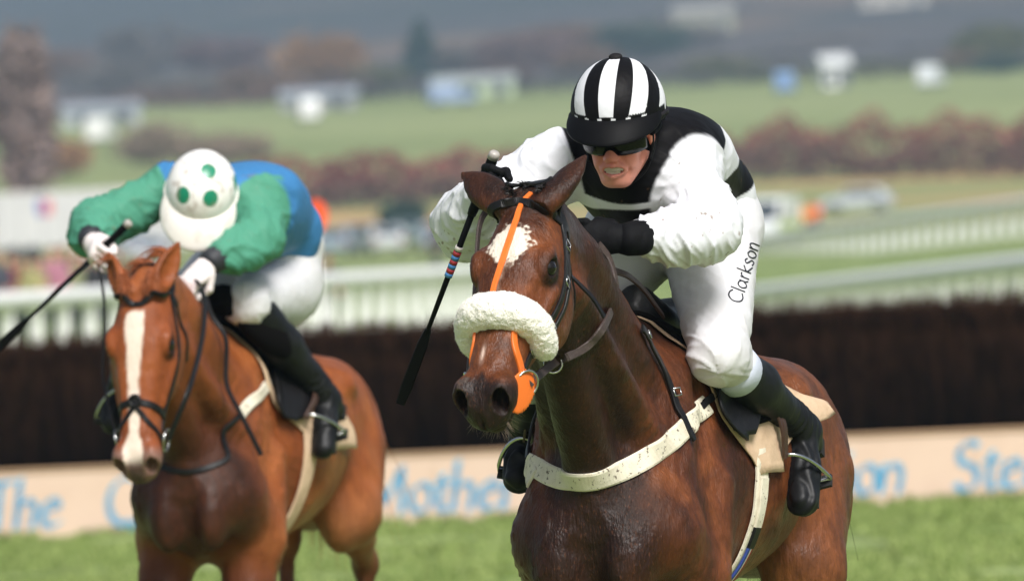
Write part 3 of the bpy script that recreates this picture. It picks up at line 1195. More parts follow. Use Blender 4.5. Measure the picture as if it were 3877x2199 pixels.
def hedge(pa, pb, D0, D1, h, col, label, seed, thick=2.0):
    rg = np.random.RandomState(seed)
    xa, xb = X_at(pa, D0), X_at(pb, D1)
    n = 2600
    t = rg.uniform(0, 1, n)
    x, y = xa + (xb - xa) * t, D0 + (D1 - D0) * t + rg.normal(size=n) * thick * .4
    hh = h * (1 + .7 * pnoise(np.stack([t * 4.3 + seed * 3.1, t * 0, t * 0], 1)) + .3 * pnoise(np.stack([t * 15 + seed, t * 0 + 4, t * 0], 1)))
    z = ground_z(x, y) + rg.uniform(0, 1, n) ** .7 * hh
    P = np.stack([x - xa, y - D0, z - gz(xa, D0)], 1)
    a, b = rg.normal(size=(n, 3)), rg.normal(size=(n, 3))
    a /= np.linalg.norm(a, axis=1)[:, None]
    b /= np.linalg.norm(b, axis=1)[:, None]
    s = .28
    V = np.stack([P - a * s, P + b * s * .6, P + a * s, P - b * s * .6], 1).reshape(-1, 3)
    C = np.repeat(np.array(col)[None] * rg.uniform(.5, 1.4, (n, 1)), 4, 0)
    root = empty('hedge', (xa, D0, gz(xa, D0)), 0, label=label, cat='hedge', group='hedges beyond the course')
    mesh_np('foliage', V, np.arange(4 * n).reshape(-1, 4), mat('foliage', vcol='Col', rough=.9), root, False, col=C)
    b = MB()
    for k in range(24):
        q = (k + .5) / 24
        X_, Y_ = (xb - xa) * q, (D1 - D0) * q
        zz = gz(xa + X_, D0 + Y_) - gz(xa, D0)
        MB().tube([(X_, Y_, zz - .3), (X_ + .1, Y_, zz + h * .6)], [.09, .04], 5).build('stem', mat('bark'), root)


RD, RB = S(140, 78, 72), S(112, 84, 74)
hedge(1780, 2640, 770, 730, 3.4, RD, 'reddish hedge above the silver car at the right', 1)
hedge(1700, 2640, 745, 715, 2.2, RB, 'brown hedge bank in front of the reddish hedge', 2)
hedge(640, 1560, 745, 765, 2.4, RD, 'reddish brown hedge between the two jockeys', 3)
hedge(700, 1500, 715, 735, 1.6, RB, 'brown hedge in front of the reddish hedge between the jockeys', 4)
hedge(-60, 900, 1215, 1225, 1.9, RB, 'brown field hedge below the far trees at the left', 5)
hedge(850, 1800, 1215, 1205, 2.0, S(84, 80, 76), 'dark field hedge behind the striped cap', 6)
hedge(1750, 2640, 1215, 1200, 1.9, S(92, 88, 70), 'olive field hedge at the upper right', 7)

# ------------------------------------------------------------------ haze
hz = MB().box((0, 3150, 200), (9800, 6900, 404)).build('haze', None, None, label='thin pale blue winter haze over the valley', cat='haze', kind='stuff')
hm = bpy.data.materials.new('haze')
hm.use_nodes = True
hm.node_tree.nodes.clear()
pv_ = hm.node_tree.nodes.new('ShaderNodeVolumePrincipled')
pv_.inputs['Color'].default_value = (*S(186, 212, 250), 1)
pv_.inputs['Density'].default_value = 2.3e-4
pv_.inputs['Anisotropy'].default_value = .2
ho = hm.node_tree.nodes.new('ShaderNodeOutputMaterial')
hm.node_tree.links.new(pv_.outputs[0], ho.inputs['Volume'])
hz.data.materials.append(hm)

# ------------------------------------------------------------------ horses
class Head:
    def __init__(s, poll, phi, turn=0.0):
        a = rad(phi)
        y = rad(turn)
        c, q = math.cos(y), math.sin(y)
        s.o = np.asarray(poll, float)
        s.a = vv(math.cos(a) * c, math.cos(a) * q, -math.sin(a))
        s.l = vv(-q, c, 0)
        s.w = np.cross(s.a, s.l)

    def p(s, t, l, w):
        return s.o + s.a * t + s.l * l + s.w * w

    def inv(s, P):
        D = P - s.o
        return D @ s.a, D @ s.l, D @ s.w

    @property
    def R(s):
        return np.array([s.a, s.l, s.w])


def rot_rows(ax, ay=None):
    ax = unit(ax)
    ay = vv(0, 1, 0) if ay is None else np.asarray(ay, float)
    ay = unit(ay - ax * (ay @ ax))
    return np.array([ax, ay, np.cross(ax, ay)])


def horse_mesh(cfg):
    H = Head(cfg['poll'], cfg['phi'], cfg.get('turn', 0))
    px, _, pz = H.o
    zlo = -.02
    muz = H.p(.6, 0, 0)
    hz = cfg['fine']
    F = Field(axis_coords((-1.80, -.2, hz * 3), (-.2, .55, hz * 2), (.55, max(px + .10, muz[0] + .12), hz)),
              axis_coords((-.42, -.16, hz * 3), (-.16, .16, hz), (.16, .42, hz * 3)),
              axis_coords((zlo, .8, hz * 3.5), (.8, muz[2] - .12, hz * 2), (muz[2] - .12, pz + .30, hz)))
    # trunk
    wd = cfg.get('wid', 1.0)
    F.add(loft((0, 0, 0), (1, 0, 0), (0, 1, 0), [(q[0], q[1], q[2] * (wd if q[0] < -.1 else wd * cfg.get('front', 1.0))) + q[3:] for q in [
        (-1.40, 1.27, .03, .03, .04, 2, 2), (-1.34, 1.27, .13, .12, .16, 2, 2), (-1.20, 1.22, .205, .210, .25, 1.8, 2),
        (-.97, 1.25, .245, .275, .27, 1.8, 2.1), (-.75, 1.26, .255, .290, .215, 1.85, 2.1), (-.5, 1.245, .282, .315, .255, 2, 2.1),
        (-.25, 1.235, .278, .35, .315, 1.8, 2.1), (-.05, 1.235, .240, .395, .325, 1.65, 2.1), (.10, 1.22, .208, .385, .32, 1.7, 2.1),
        (.25, 1.19, .180, .30, .28, 1.9, 2.1), (.36, 1.16, .135, .20, .20, 2, 2), (.43, 1.15, .04, .05, .05, 2, 2)]]), .02)
    for s in (-1, 1):
        # shoulder blade, point of shoulder, breast, ribs
        wf = cfg.get('front', 1.0)
        F.add(ell((.13, s * .128 * wf, 1.27), (.30, .082 * wf, .13), rot_rows((.42, 0, -.9))), .06)
        F.add(ell((.29, s * .122 * wf, 1.13), (.10, .078 * wf, .12)), .06)
        F.add(ell((.375, s * .078 * wf, 1.07), (.075, .078 * wf, .13), rot_rows((1, 0, .2))), .05)
        F.add(ell((.05, s * .165 * wf, 1.04), (.13, .07, .15)), .06)
        F.add(ell((-.40, s * .13 * wd, 1.26), (.35, .17 * wd, .25)), .06)
        # quarters
        F.add(ell((-.96, s * .125, 1.33), (.27, .122, .17), rot_rows((1, 0, .10))), .06)
        F.add(ell((-1.10, s * .150, 1.17), (.17, .105, .24), rot_rows((1, 0, -.12))), .06)
        F.add(ell((-.86, s * .175, 1.08), (.14, .085, .20), rot_rows((1, 0, .35))), .06)
        F.add(ell((-.80, s * .185, 1.42), (.06, .06, .05)), .05)
    for s in (-1, 1):
        F.sub(cap((.18, s * .235, 1.36), (.02, s * .25, 1.12), .012, .016), .05)      # behind the scapula
        F.sub(cap((.34, s * .205, 1.24), (.22, s * .225, 1.02), .010, .014), .04)     # shoulder / upper arm
        F.add(cap((.02, s * .205 * wf, 1.22), (.10, s * .19 * wf, 1.0), .05, .06), .04)         # triceps
        F.sub(cap((-.78, s * .29, 1.20), (-.98, s * .27, .98), .012, .016), .05)      # flank fold
        F.sub(cap((-1.05, s * .27, 1.36), (-1.18, s * .25, 1.02), .010, .014), .05)   # hamstring line
    F.sub(cap((.47, 0, 1.18), (.44, 0, .93), .02, .03), .06)
    # neck
    nb, nt = vv(.06, 0, 1.33), H.p(.0, 0, -.035)
    d = nt - nb
    Ln = np.linalg.norm(d)
    sd = vv(0, 1, 0)
    k = Ln / .89
    bow = cfg.get('bow', .02)
    wn_ = cfg.get('neck', 1.0)
    F.add(loft(nb, d, sd, [
        (-.12 * k, 0, .10, .17, .22, 1.8, 2), (0, 0, .148, .26, .31, 1.7, 2), (.15 * k, bow * .5, .128, .24, .27, 1.8, 2),
        (.32 * k, bow, .104, .205, .215, 1.9, 2), (.5 * k, bow, .088 * wn_, .168, .175, 2, 2), (.68 * k, bow * .8, .084 * wn_, .135, .145, 2, 2.2),
        (.82 * k, bow * .4, .078 * wn_, .112, .12, 2, 2.2), (.92 * k, 0, .066, .085, .10, 2, 2), (.98 * k, 0, .03, .04, .05, 2, 2)]), .07)
    up = np.cross(unit(d), sd)
    for s in (-1, 1):
        q = lambda t, l, w: nb + unit(d) * t * k + sd * l * s + up * w
        F.add(cap(q(.15, .10, -.12), q(.72, .05, -.09), .052, .035), .05)          # brachiocephalic
        F.add(cap(q(.15, .075, .04), q(.68, .045, .05), .06, .04), .05)
        F.sub(cap(q(.20, .17, -.185), q(.70, .10, -.135), .022, .012), .04)         # jugular groove
        F.sub(cap(q(.06, .20, .10), q(.02, .235, -.12), .02, .02), .06)             # in front of shoulder
    F.add(cap(nb + unit(d) * .1 * k - up * .27, nb + unit(d) * .75 * k - up * .125, .07, .05), .05)   # windpipe
    # head
    F.add(loft(H.o, H.a, H.l, [
        (-.05, -.02, .02, .03, .03, 2, 2), (-.01, -.02, .062, .062, .07, 2, 2), (.06, -.02, .082, .088, .10, 2.1, 2), (.13, -.02, .094, .098, .13, 2.3, 2),
        (.20, -.02, .098, .096, .155, 2.5, 2.2), (.27, -.02, .086, .086, .15, 2.5, 2.2), (.34, -.02, .072, .075, .115, 2.8, 2.2),
        (.42, -.02, .060, .067, .080, 2.7, 2.2), (.49, -.02, .062, .062, .064, 2.2, 2.2), (.545, -.02, .062, .052, .054, 2.2, 2.2),
        (.585, -.026, .044, .034, .042, 2.0, 2.0), (.605, -.030, .012, .012, .015, 2, 2)]), .035)
    for s in (-1, 1):
        F.add(ell(H.p(.205, s * .052, -.105), (.115, .034, .095), H.R), .03)       # cheek
        F.add(ell(H.p(.165, s * .082, .042), (.042, .022, .022), H.R), .02)        # brow
        F.add(cap(H.p(.225, s * .094, -.020), H.p(.365, s * .066, -.016), .014, .009), .016)   # facial crest
        F.sub(ell(H.p(.120, s * .086, .064), (.026, .014, .018), H.R), .03)        # hollow above the eye
        F.sub(cap(H.p(.255, s * .102, .034), H.p(.40, s * .076, .020), .018, .015), .028)     # below the eye, along the nasal bone
        # eye socket with lids
        F.add(ell(H.p(.190, s * .086, .028), (.038, .021, .031), H.R), .015)
        F.sub(ell(H.p(.192, s * .104, .030), (.024, .018, .0165), rot_rows(H.a + H.w * .15, H.l * s + H.w * .35)), .006)
        # nostril: flared wing, then cavity
        F.add(ell(H.p(.535, s * .046, .006), (.050, .031, .040), H.R), .018)
        F.sub(ell(H.p(.566, s * .050, .012), (.040, .019, .033), rot_rows(H.a * .75 + H.w * .55 + H.l * s * .35, H.l * s)), .008)
        F.sub(ell(H.p(.538, s * .040, .012), (.024, .014, .018), H.R), .006)
        F.sub(cap(H.p(.48, s * .052, -.058), H.p(.555, s * .05, -.050), .005, .005), .008)    # mouth corner
    F.add(ell(H.p(.565, 0, -.035), (.036, .042, .032), H.R), .02)                   # upper lip
    F.sub(cap(H.p(.602, 0, .02), H.p(.60, 0, -.04), .004, .005), .012)              # philtrum
    F.sub(ell(H.p(.60, 0, -.066), (.05, .05, .006), H.R), .008)                     # lips
    F.add(ell(H.p(.535, 0, -.082), (.045, .036, .022), H.R), .012)                  # lower lip, chin
    F.add(ell(H.p(.50, 0, -.085), (.05, .034, .02), H.R), .02)
    F.sub(ell(H.p(.36, 0, -.155), (.09, .022, .035), H.R), .03)                     # between the jaw bones
    # ears
    for s, tip, face in ((1, cfg['earL'], cfg['earLf']), (-1, cfg['earR'], cfg['earRf'])):
        b = H.p(.012, s * .058, .052)
        ax = np.asarray(tip) - b
        L_ = np.linalg.norm(ax)
        ax = ax / L_
        fc = np.asarray(face, float)
        fc = unit(fc - ax * (fc @ ax))
        side = np.cross(fc, ax)        # loft "up" = ax x side = facing
        F.add(loft(b, ax, side, [(-.03, 0, .030, .026, .03, 2, 2), (.0, 0, .037, .028, .030, 2, 2), (.25 * L_, 0, .043, .027, .026, 2, 2), (.5 * L_, 0, .040, .022, .020, 2, 2),
                                 (.75 * L_, 0, .027, .013, .013, 2, 2), (.93 * L_, 0, .010, .006, .007, 2, 2), (L_, 0, .003, .003, .003, 2, 2)]), .018)
        F.sub(loft(b + fc * .020, ax, side, [(.03 * L_, 0, .004, .004, .004, 2, 2), (.12 * L_, 0, .020, .02, .014, 2, 2), (.4 * L_, 0, .031, .024, .021, 2, 2), (.7 * L_, -.004, .020, .018, .017, 2, 2),
                                             (.93 * L_, -.008, .005, .01, .009, 2, 2)]), .006)
    # legs
    for s, kind, pts in cfg['legs']:
        P = [vv(x, s * y, z) for x, y, z in pts]
        if kind == 'fore':     # elbow, knee, fetlock, hoof top, hoof sole front
            e, kn, fe, co, ho = P
            F.add(cap(vv(.26, s * .135 * cfg.get('front', 1), 1.10), e, .095, .085), .07)
            m = e + (kn - e) * .30
            F.add(cap(e, m, .088, .072, 1.0), .05)
            F.add(cap(m, kn, .068, .040), .05)
            F.add(cap(e + vv(.05, 0, .03), e + (kn - e) * .5 + vv(.02, 0, 0), .06, .035), .04)
        else:                  # stifle, hock, fetlock, hoof top, sole
            e, kn, fe, co, ho = P
            F.add(cap(vv(-1.0, s * .14, 1.20), e, .14, .10), .06)
            m = e + (kn - e) * .45
            F.add(cap(e, m, .092, .066, .8), .05)
            F.add(cap(m, kn, .062, .042, .8), .04)
            bk = unit(np.cross(kn - e, vv(0, 1, 0)))
            bk = bk if bk[0] < 0 else -bk
            F.add(cap(e + bk * .08, kn + bk * .045, .05, .026, .7), .04)     # Achilles tendon, point of hock
        F.add(ell(kn, (.045, .043, .055)), .03)
        F.add(cap(kn, fe, .031, .027, .85), .02)
        bkk = unit(np.cross(fe - kn, vv(0, 1, 0)))
        bkk = bkk if bkk[0] < 0 else -bkk
        F.add(cap(kn + bkk * .022, fe + bkk * .018, .018, .020), .015)
        F.add(ell(fe, (.035, .034, .036)), .02)
        F.add(cap(fe, co, .028, .034), .02)
        F.add(cap(co, ho, .042, .052), .012)
    # dock of the tail
    F.add(cap((-1.30, 0, 1.44), cfg.get('dock', (-1.46, 0, 1.36)), .05, .03), .05)
    V, Q = F.mesh()
    return H, V, Q


def horse_relief(V, Q, H, seed=0.0):
    """skin folds and veins: small true displacement"""
    t, l, w = H.inv(V)
    on_head = (t > -.06) & (np.abs(l) < .16)
    body = 1 - sstep(t, -.2, .0) * on_head
    P = V + seed
    n1 = fbm(P * (9, 7, 9), 3)
    # vein ridges on shoulder, breast and belly
    r = 1 - np.abs(pnoise(P * (13, 13, 9) + fbm(P * 8, 2)[:, None] * .8))
    veins = np.clip(r - .93, 0, 1) / .07
    area = sstep(V[:, 0], -.7, -.1) * sstep(-V[:, 2], -1.52, -1.35) * body
    # skin creases where the neck meets the breast
    fold = np.sin((V[:, 0] * 1.2 + V[:, 2] * 1.0) * 95 + fbm(P * 6, 2) * 5)
    fa = np.exp(-((V[:, 0] - .30) / .14) ** 2 - ((V[:, 2] - 1.33) / .17) ** 2) * np.clip(np.abs(V[:, 1]) - .05, 0, .2) * 5
    head_n = fbm(V * (26, 26, 26), 3) * .0016 * (1 - body)
    return displaced(V, Q, head_n + n1 * .004 * body + veins * .0042 * area + fold * .0036 * fa)


def mixc(a, b, t):
    return a + (np.asarray(b) - a) * np.asarray(t)[:, None]


def coat_bay(V, Nn, H):
    t, l, w = H.inv(V)
    hd = sstep(t, -.02, .08) * (np.abs(l) < .17) * (V[:, 0] > .45) * (w > -.24)
    n = fbm(V * 6, 4)
    n2 = fbm(V * (30, 30, 12), 3)
    C = np.tile(np.array(S(102, 54, 27)), (len(V), 1))
    C = mixc(C, S(142, 80, 40), sstep(n, 0, .6) * .7)
    C = mixc(C, S(52, 28, 17), sstep(-n, .0, .7) * .7)
    # shade on neck underline and breast put into the coat; lighter girth, quarters
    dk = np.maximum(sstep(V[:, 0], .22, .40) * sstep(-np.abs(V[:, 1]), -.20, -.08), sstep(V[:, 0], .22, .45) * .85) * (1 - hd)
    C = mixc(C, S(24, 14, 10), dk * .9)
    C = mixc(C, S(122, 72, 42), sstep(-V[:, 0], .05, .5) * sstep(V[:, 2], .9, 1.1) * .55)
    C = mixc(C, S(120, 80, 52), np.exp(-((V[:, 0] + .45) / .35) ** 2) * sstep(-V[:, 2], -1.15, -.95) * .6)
    # head: tan cheeks, darker forehead, grey black muzzle
    C = mixc(C, S(106, 58, 31), hd * np.clip(sstep(np.abs(l), .055, .09), 0, 1) * .55)
    C = mixc(C, S(50, 27, 19), hd * sstep(-np.abs(l), -.07, -.02) * sstep(-t, -.34, -.20) * .6)
    C = mixc(C, S(140, 82, 50), hd * np.exp(-((t - .43) / .06) ** 2) * .5)
    mz = hd * sstep(t + .03 * n2 - .35 * (w - .01) - .25 * np.abs(l), .480, .515)
    C = mixc(C, S(27, 22, 21), mz * .95)
    for s in (-1, 1):
        dn = np.sqrt(((t - .548) / .030) ** 2 + ((l - s * .044) / .021) ** 2 + ((w - .010) / .026) ** 2)
        C = mixc(C, S(12, 8, 8), sstep(-dn, -1.25, -.95) * hd)  # inner shade of the nostrils painted on as near black
    C = mixc(C, S(120, 105, 96), mz * sstep(n2, .15, .6) * sstep(np.abs(l), .015, .04) * .45)
    C = mixc(C, S(92, 80, 58), hd * sstep(t, .5, .55) * sstep(-w, .06, .085) * .4)
    # dark rims of eyes, ears, legs
    for s in (-1, 1):
        de = np.sqrt(((t - .190) / .032) ** 2 + ((l - s * .104) / .035) ** 2 + ((w - .018) / .023) ** 2)
        C = mixc(C, S(22, 15, 13), sstep(-de, -1.9, -1.0))
    ear = sstep(w, .13, .20) * sstep(-t, -.15, .0)
    C = mixc(C, S(44, 28, 22), ear * .55)
    C = mixc(C, S(22, 16, 14), sstep(-V[:, 2], -.80, -.55) * .95)
    # star and its faint streak
    tt, ll = t - .148 + .012 * n2, l - (-.004) + .008 * n2
    rstar = (np.abs(tt / .062) ** 1.4 + np.abs(ll / .058) ** 1.4) ** .71 + np.abs(ll) * 4 * np.clip(tt, 0, 1) * 6
    on = hd * (w > .02)
    edge = fbm(V * 90, 3) * .32
    C = mixc(C, S(226, 214, 198), sstep(-(rstar + edge), -1.08, -.85) * on)
    st = np.exp(-((l + .004 + .02 * n2) / .010) ** 2) * sstep(t, .17, .2) * sstep(-t, -.36, -.25)
    C = mixc(C, S(196, 170, 150), st * on * .55)
    sn = np.exp(-((t - .445) / .022) ** 2 - ((l + .012) / .005) ** 2)
    C = mixc(C, S(215, 190, 175), sn * on * .9)
    return C


def coat_chestnut(V, Nn, H):
    t, l, w = H.inv(V)
    hd = sstep(t, -.02, .08) * (np.abs(l) < .17) * (V[:, 0] > .45) * (w > -.24)
    n = fbm(V * 5, 4)
    n2 = fbm(V * (30, 30, 12), 3)
    C = np.tile(np.array(S(140, 75, 36)), (len(V), 1))
    C = mixc(C, S(164, 97, 52), sstep(n, 0, .6) * .6)
    C = mixc(C, S(98, 50, 26), sstep(-n, 0, .7) * .6)
    dk = sstep(V[:, 0], .15, .36) * (1 - hd) * sstep(-V[:, 2], -1.55, -1.2)  # shaded breast below the neck, painted into the coat colour
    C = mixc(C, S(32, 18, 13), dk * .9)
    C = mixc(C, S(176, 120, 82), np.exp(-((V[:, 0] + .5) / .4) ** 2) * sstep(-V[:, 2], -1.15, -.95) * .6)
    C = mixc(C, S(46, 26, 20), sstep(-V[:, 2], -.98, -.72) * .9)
    C = mixc(C, S(134, 68, 34), hd * .5)
    for s in (-1, 1):
        de = np.sqrt(((t - .190) / .032) ** 2 + ((l - s * .104) / .035) ** 2 + ((w - .018) / .023) ** 2)
        C = mixc(C, S(30, 18, 14), sstep(-de, -1.9, -1.0))
    mz = hd * sstep(t, .49, .55)
    C = mixc(C, S(128, 108, 100), mz * .75)
    wd = .030 - .012 * sstep(t, .16, .30) + .006 * n2 + .014 * sstep(t, .45, .53)
    bl = sstep(wd - np.abs(l + .004), -.003, .004) * sstep(t + .01 * n2, .085, .10) * sstep(-t, -.57, -.55) * hd * (w > -.02)
    C = mixc(C, S(226, 208, 192), bl * .97)
    C = mixc(C, S(52, 42, 40), hd * sstep(t, .53, .57) * sstep(-np.abs(l), -.03, -.015) * .7)
    return C


def horse(team, cfg, name, label, coatfn, hairmat, coatmat):
    root = team.empty(name, label=label, cat='horse', group='racing horses')
    H, V, Q = horse_mesh(cfg)
    V = horse_relief(V, Q, H, cfg.get('seed', 0))
    Nn = normals(V, Q)
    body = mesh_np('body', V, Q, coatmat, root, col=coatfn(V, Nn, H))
    surf = Surf(V, Q)
    # eyes
    for s in (-1, 1):
        c = H.p(.191, s * .0855, .0275)
        bm = bmesh.new()
        bmesh.ops.create_uvsphere(bm, u_segments=24, v_segments=16, radius=.0225)
        me = bpy.data.meshes.new('eye')
        bm.to_mesh(me)
        bm.free()
        me.polygons.foreach_set('use_smooth', np.ones(len(me.polygons), dtype=bool))
        me.materials.append(mat('horse eye', S(12, 7, 5), .08, spec=.35, coat=.25))
        o = bpy.data.objects.new('eye', me)
        COL.objects.link(o)
        o.location = c
        o.parent = root
    return root, H, surf, V, Q


def hair_tufts(name, m, parent, roots, dirs, length, r=.0012, seg=5, droop=.3, jitter=.25, rng=None, curl=None):
    """thin tapered strands, joined"""
    rng = rng or np.random.RandomState(5)
    b = MB()
    for p, d in zip(roots, dirs):
        L_ = length * rng.uniform(.6, 1.15)
        d = unit(np.asarray(d) + rng.normal(size=3) * jitter)
        pts = []
        q = np.array(p, float)
        for i in range(seg):
            pts.append(q.copy())
            q = q + d * L_ / (seg - 1)
            d = unit(d + vv(0, 0, -droop / seg) + (curl if curl is not None else 0))
        b.tube(pts, [r * (1 - .85 * i / (seg - 1)) for i in range(seg)], 3, cap=False)
    return b.build(name, m, parent, smooth=True)


def coat_extra(rough, bumps):
    def ex(m, N, L, p, tc):
        t = N.new('ShaderNodeTexNoise')
        t.inputs['Scale'].default_value = 7
        t.inputs['Detail'].default_value = 4
        L.new(tc.outputs['Object'], t.inputs['Vector'])
        r = N.new('ShaderNodeMapRange')
        r.inputs['From Min'].default_value = .35
        r.inputs['From Max'].default_value = .65
        r.inputs['To Min'].default_value = rough[0]
        r.inputs['To Max'].default_value = rough[1]
        L.new(t.outputs['Fac'], r.inputs['Value'])
        L.new(r.outputs[0], p.inputs['Roughness'])
    return ex


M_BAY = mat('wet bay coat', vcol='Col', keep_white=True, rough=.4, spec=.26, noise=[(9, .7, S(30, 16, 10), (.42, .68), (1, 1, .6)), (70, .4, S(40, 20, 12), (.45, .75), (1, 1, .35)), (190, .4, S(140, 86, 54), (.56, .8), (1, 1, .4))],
            bump=[(220, .6, .004, (1, 1, .16)), (60, .7, .006, (1, 1, .5)), (18, .4, .012), (7, .9, .007, (1, 1, .8), 'RIDGED_MULTIFRACTAL')], extra=coat_extra((.31, .62), None))
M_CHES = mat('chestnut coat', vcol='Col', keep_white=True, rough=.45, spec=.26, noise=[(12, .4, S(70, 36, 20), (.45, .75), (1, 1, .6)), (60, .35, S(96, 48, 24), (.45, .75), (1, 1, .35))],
             bump=[(170, .5, .004, (1, 1, .2)), (30, .25, .008), (6, .4, .006, (1, 1, .8), 'RIDGED_MULTIFRACTAL')], extra=coat_extra((.36, .62), None))
M_BLACKHAIR = mat('black hair', S(26, 19, 17), .45)
M_REDHAIR = mat('chestnut hair', S(165, 92, 50), .5)

T1 = Team(.273, 26.2, 16)
T2 = Team(-.931, 33.5, 13)
CFG1 = dict(poll=(.80, .01, 1.895), phi=52, turn=-8, fine=.0045, bow=.025, seed=0.0,
            earL=T1.at(1470, 388, f=.76), earR=T1.at(1153, 432, f=.76), earLf=(-1, .6, .1), earRf=(-1, -.6, .1),
            legs=[(1, 'fore', [(.10, .135, .95), (.27, .125, .53), (.33, .15, .22), (.40, .15, .12), (.43, .15, .05)]),
                  (-1, 'fore', [(.12, .135, .96), (.36, .15, .60), (.12, .145, .40), (.02, .145, .36), (-.04, .145, .33)]),
                  (1, 'hind', [(-.84, .20, .98), (-1.13, .17, .60), (-.98, .16, .20), (-.92, .16, .11), (-.89, .16, .05)]),
                  (-1, 'hind', [(-.86, .20, .98), (-1.25, .17, .66), (-1.38, .16, .27), (-1.34, .16, .16), (-1.30, .16, .08)])])
CFG2 = dict(poll=(.74, -.012, 1.757), phi=73, turn=-2, wid=.93, front=.84, fine=.0065, bow=.03, seed=11.0,
            earL=T2.at(450, 604, f=.74), earR=T2.at(268, 628, f=.74), earLf=(.5, .8, .1), earRf=(.5, -.8, .1),
            legs=[(1, 'fore', [(.12, .118, .95), (.24, .115, .53), (.27, .15, .22), (.33, .15, .12), (.36, .15, .05)]),
                  (-1, 'fore', [(.12, .135, .96), (.36, .15, .62), (.14, .145, .42), (.04, .145, .38), (-.02, .145, .35)]),
                  (1, 'hind', [(-.90, .19, 1.02), (-1.22, .15, .84), (-1.12, .15, .40), (-1.17, .15, .30), (-1.20, .15, .25)]),
                  (-1, 'hind', [(-.82, .13, 1.03), (-1.02, .055, .93), (-.94, .055, .48), (-.90, .055, .38), (-.87, .055, .32)])])
HORSE1, H1, SURF1, HV1, HQ1 = horse(T1, CFG1, 'horse', 'dark bay horse with white star and sheepskin noseband leading on the right', coat_bay, M_BLACKHAIR, M_BAY)
HORSE2, H2, SURF2, HV2, HQ2 = horse(T2, CFG2, 'horse', 'chestnut horse with long white blaze galloping behind on the left', coat_chestnut, M_REDHAIR, M_CHES)

# ------------------------------------------------------------------ jockeys
class Skull:
    def __init__(s, c, pitch, yaw=0.0, roll=0.0):
        M = Matrix.Rotation(rad(yaw), 3, 'Z') @ Matrix.Rotation(rad(pitch), 3, 'Y') @ Matrix.Rotation(rad(roll), 3, 'X')
        s.c = np.asarray(c, float)
        s.R = np.array([list(M.col[0]), list(M.col[1]), list(M.col[2])])   # rows: forward, left, up

    def p(s, x, y, z):
        return s.c + vv(x, y, z) @ s.R

    def inv(s, P):
        return (P - s.c) @ s.R.T


def head_prims(F, K):
    e = lambda c, r, k: F.add(ell(K.p(*c), r, K.R), k)
    e((-.005, 0, .025), (.100, .077, .098), .0)
    e((.035, 0, -.04), (.060, .055, .088), .02)
    e((.074, 0, -.104), (.022, .027, .020), .02)
    for s in (-1, 1):
        F.add(cap(K.p(-.005, s * .052, -.055), K.p(.062, s * .020, -.106), .017, .017), .02)
        e((.058, s * .040, -.022), (.032, .026, .024), .02)
        e((.062, s * .030, -.062), (.026, .022, .024), .02)
        e((.078, s * .030, .028), (.018, .026, .010), .015)
        e((.101, s * .0135, -.047), (.013, .0085, .009), .008)
        F.sub(ell(K.p(.112, s * .0075, -.0545), (.006, .0035, .004), K.R), .003)
        F.sub(cap(K.p(.098, s * .020, -.052), K.p(.084, s * .036, -.084), .0075, .007), .008)    # cheek crease
        F.add(ell(K.p(.0, s * .078, -.012), (.018, .008, .030), K.R), .008)                       # ear
    F.add(cap(K.p(.086, 0, .012), K.p(.109, 0, -.036), .0095, .0125), .012)
    e((.113, 0, -.042), (.012, .0125, .0105), .008)
    e((.092, 0, -.074), (.014, .030, .022), .012)
    for s in (-1, 1):      # lips drawn back
        F.add(cap(K.p(.1065, s * .001, -.0655), K.p(.088, s * .030, -.073), .0055, .004), .006)
        F.add(cap(K.p(.1045, s * .001, -.0890), K.p(.087, s * .030, -.080), .0065, .004), .006)
    F.sub(ell(K.p(.102, .002, -.0770), (.022, .026, .0088), K.R), .003)
    F.add(cap(K.p(-.03, 0, -.05), K.p(-.075, 0, -.15), .055, .06), .03)


def hand_prims(F, w, d, n, g, k=.006, grip=1.0, scale=1.0):
    """w wrist, d towards the knuckles, n palm normal (palm side), g from little finger to index side"""
    d, n = unit(d), unit(n - d * (n @ unit(d)))
    g = unit(np.cross(d, n)) * (1 if np.cross(d, n) @ g > 0 else -1)
    u = scale
    F.add(cap(w - d * .05, w + d * .02 * u, .031, .030, 1.15, g), .01)
    F.add(ell(w + d * .052 * u, (.050 * u, .021 * u, .043 * u), np.array([d, n, g])), .02)
    for i, (x, L) in enumerate(((.033, .95), (.011, 1.05), (-.011, 1.0), (-.032, .82))):
        p = w + (d * .088 + g * x) * u - n * .004
        for a, l, r in ((35 * grip, .040, .0105), (115 * grip, .027, .0098), (195 * grip, .020, .009)):
            q = p + (d * math.cos(rad(a)) + n * math.sin(rad(a))) * l * L * u
            F.add(cap(p, q, r * u, r * .94 * u), k * .7)
            p = q
    p = w + (d * .022 + g * .034 + n * .010) * u
    q = p + unit(d * .75 + g * .25 + n * .7) * .042 * u
    r_ = q + unit(d * .65 - g * .45 + n * .55) * .034 * u
    F.add(cap(p, q, .0135 * u, .0115 * u), k)
    F.add(cap(q, r_, .0110 * u, .0095 * u), k)


def limits(P, m=.14):
    P = np.array(P)
    return P.min(0) - m, P.max(0) + m


def grid(lo, hi, h, fine=None):
    """uniform grid with optional finer box fine=(lo,hi,h)"""
    ax = []
    for i in range(3):
        if fine is None:
            ax.append(axis_coords((lo[i], hi[i], h)))
        else:
            a, b = max(fine[0][i], lo[i] + h), min(fine[1][i], hi[i] - h)
            ax.append(axis_coords((lo[i], a, h), (a, b, fine[2]), (b, hi[i], h)))
    return Field(*ax)


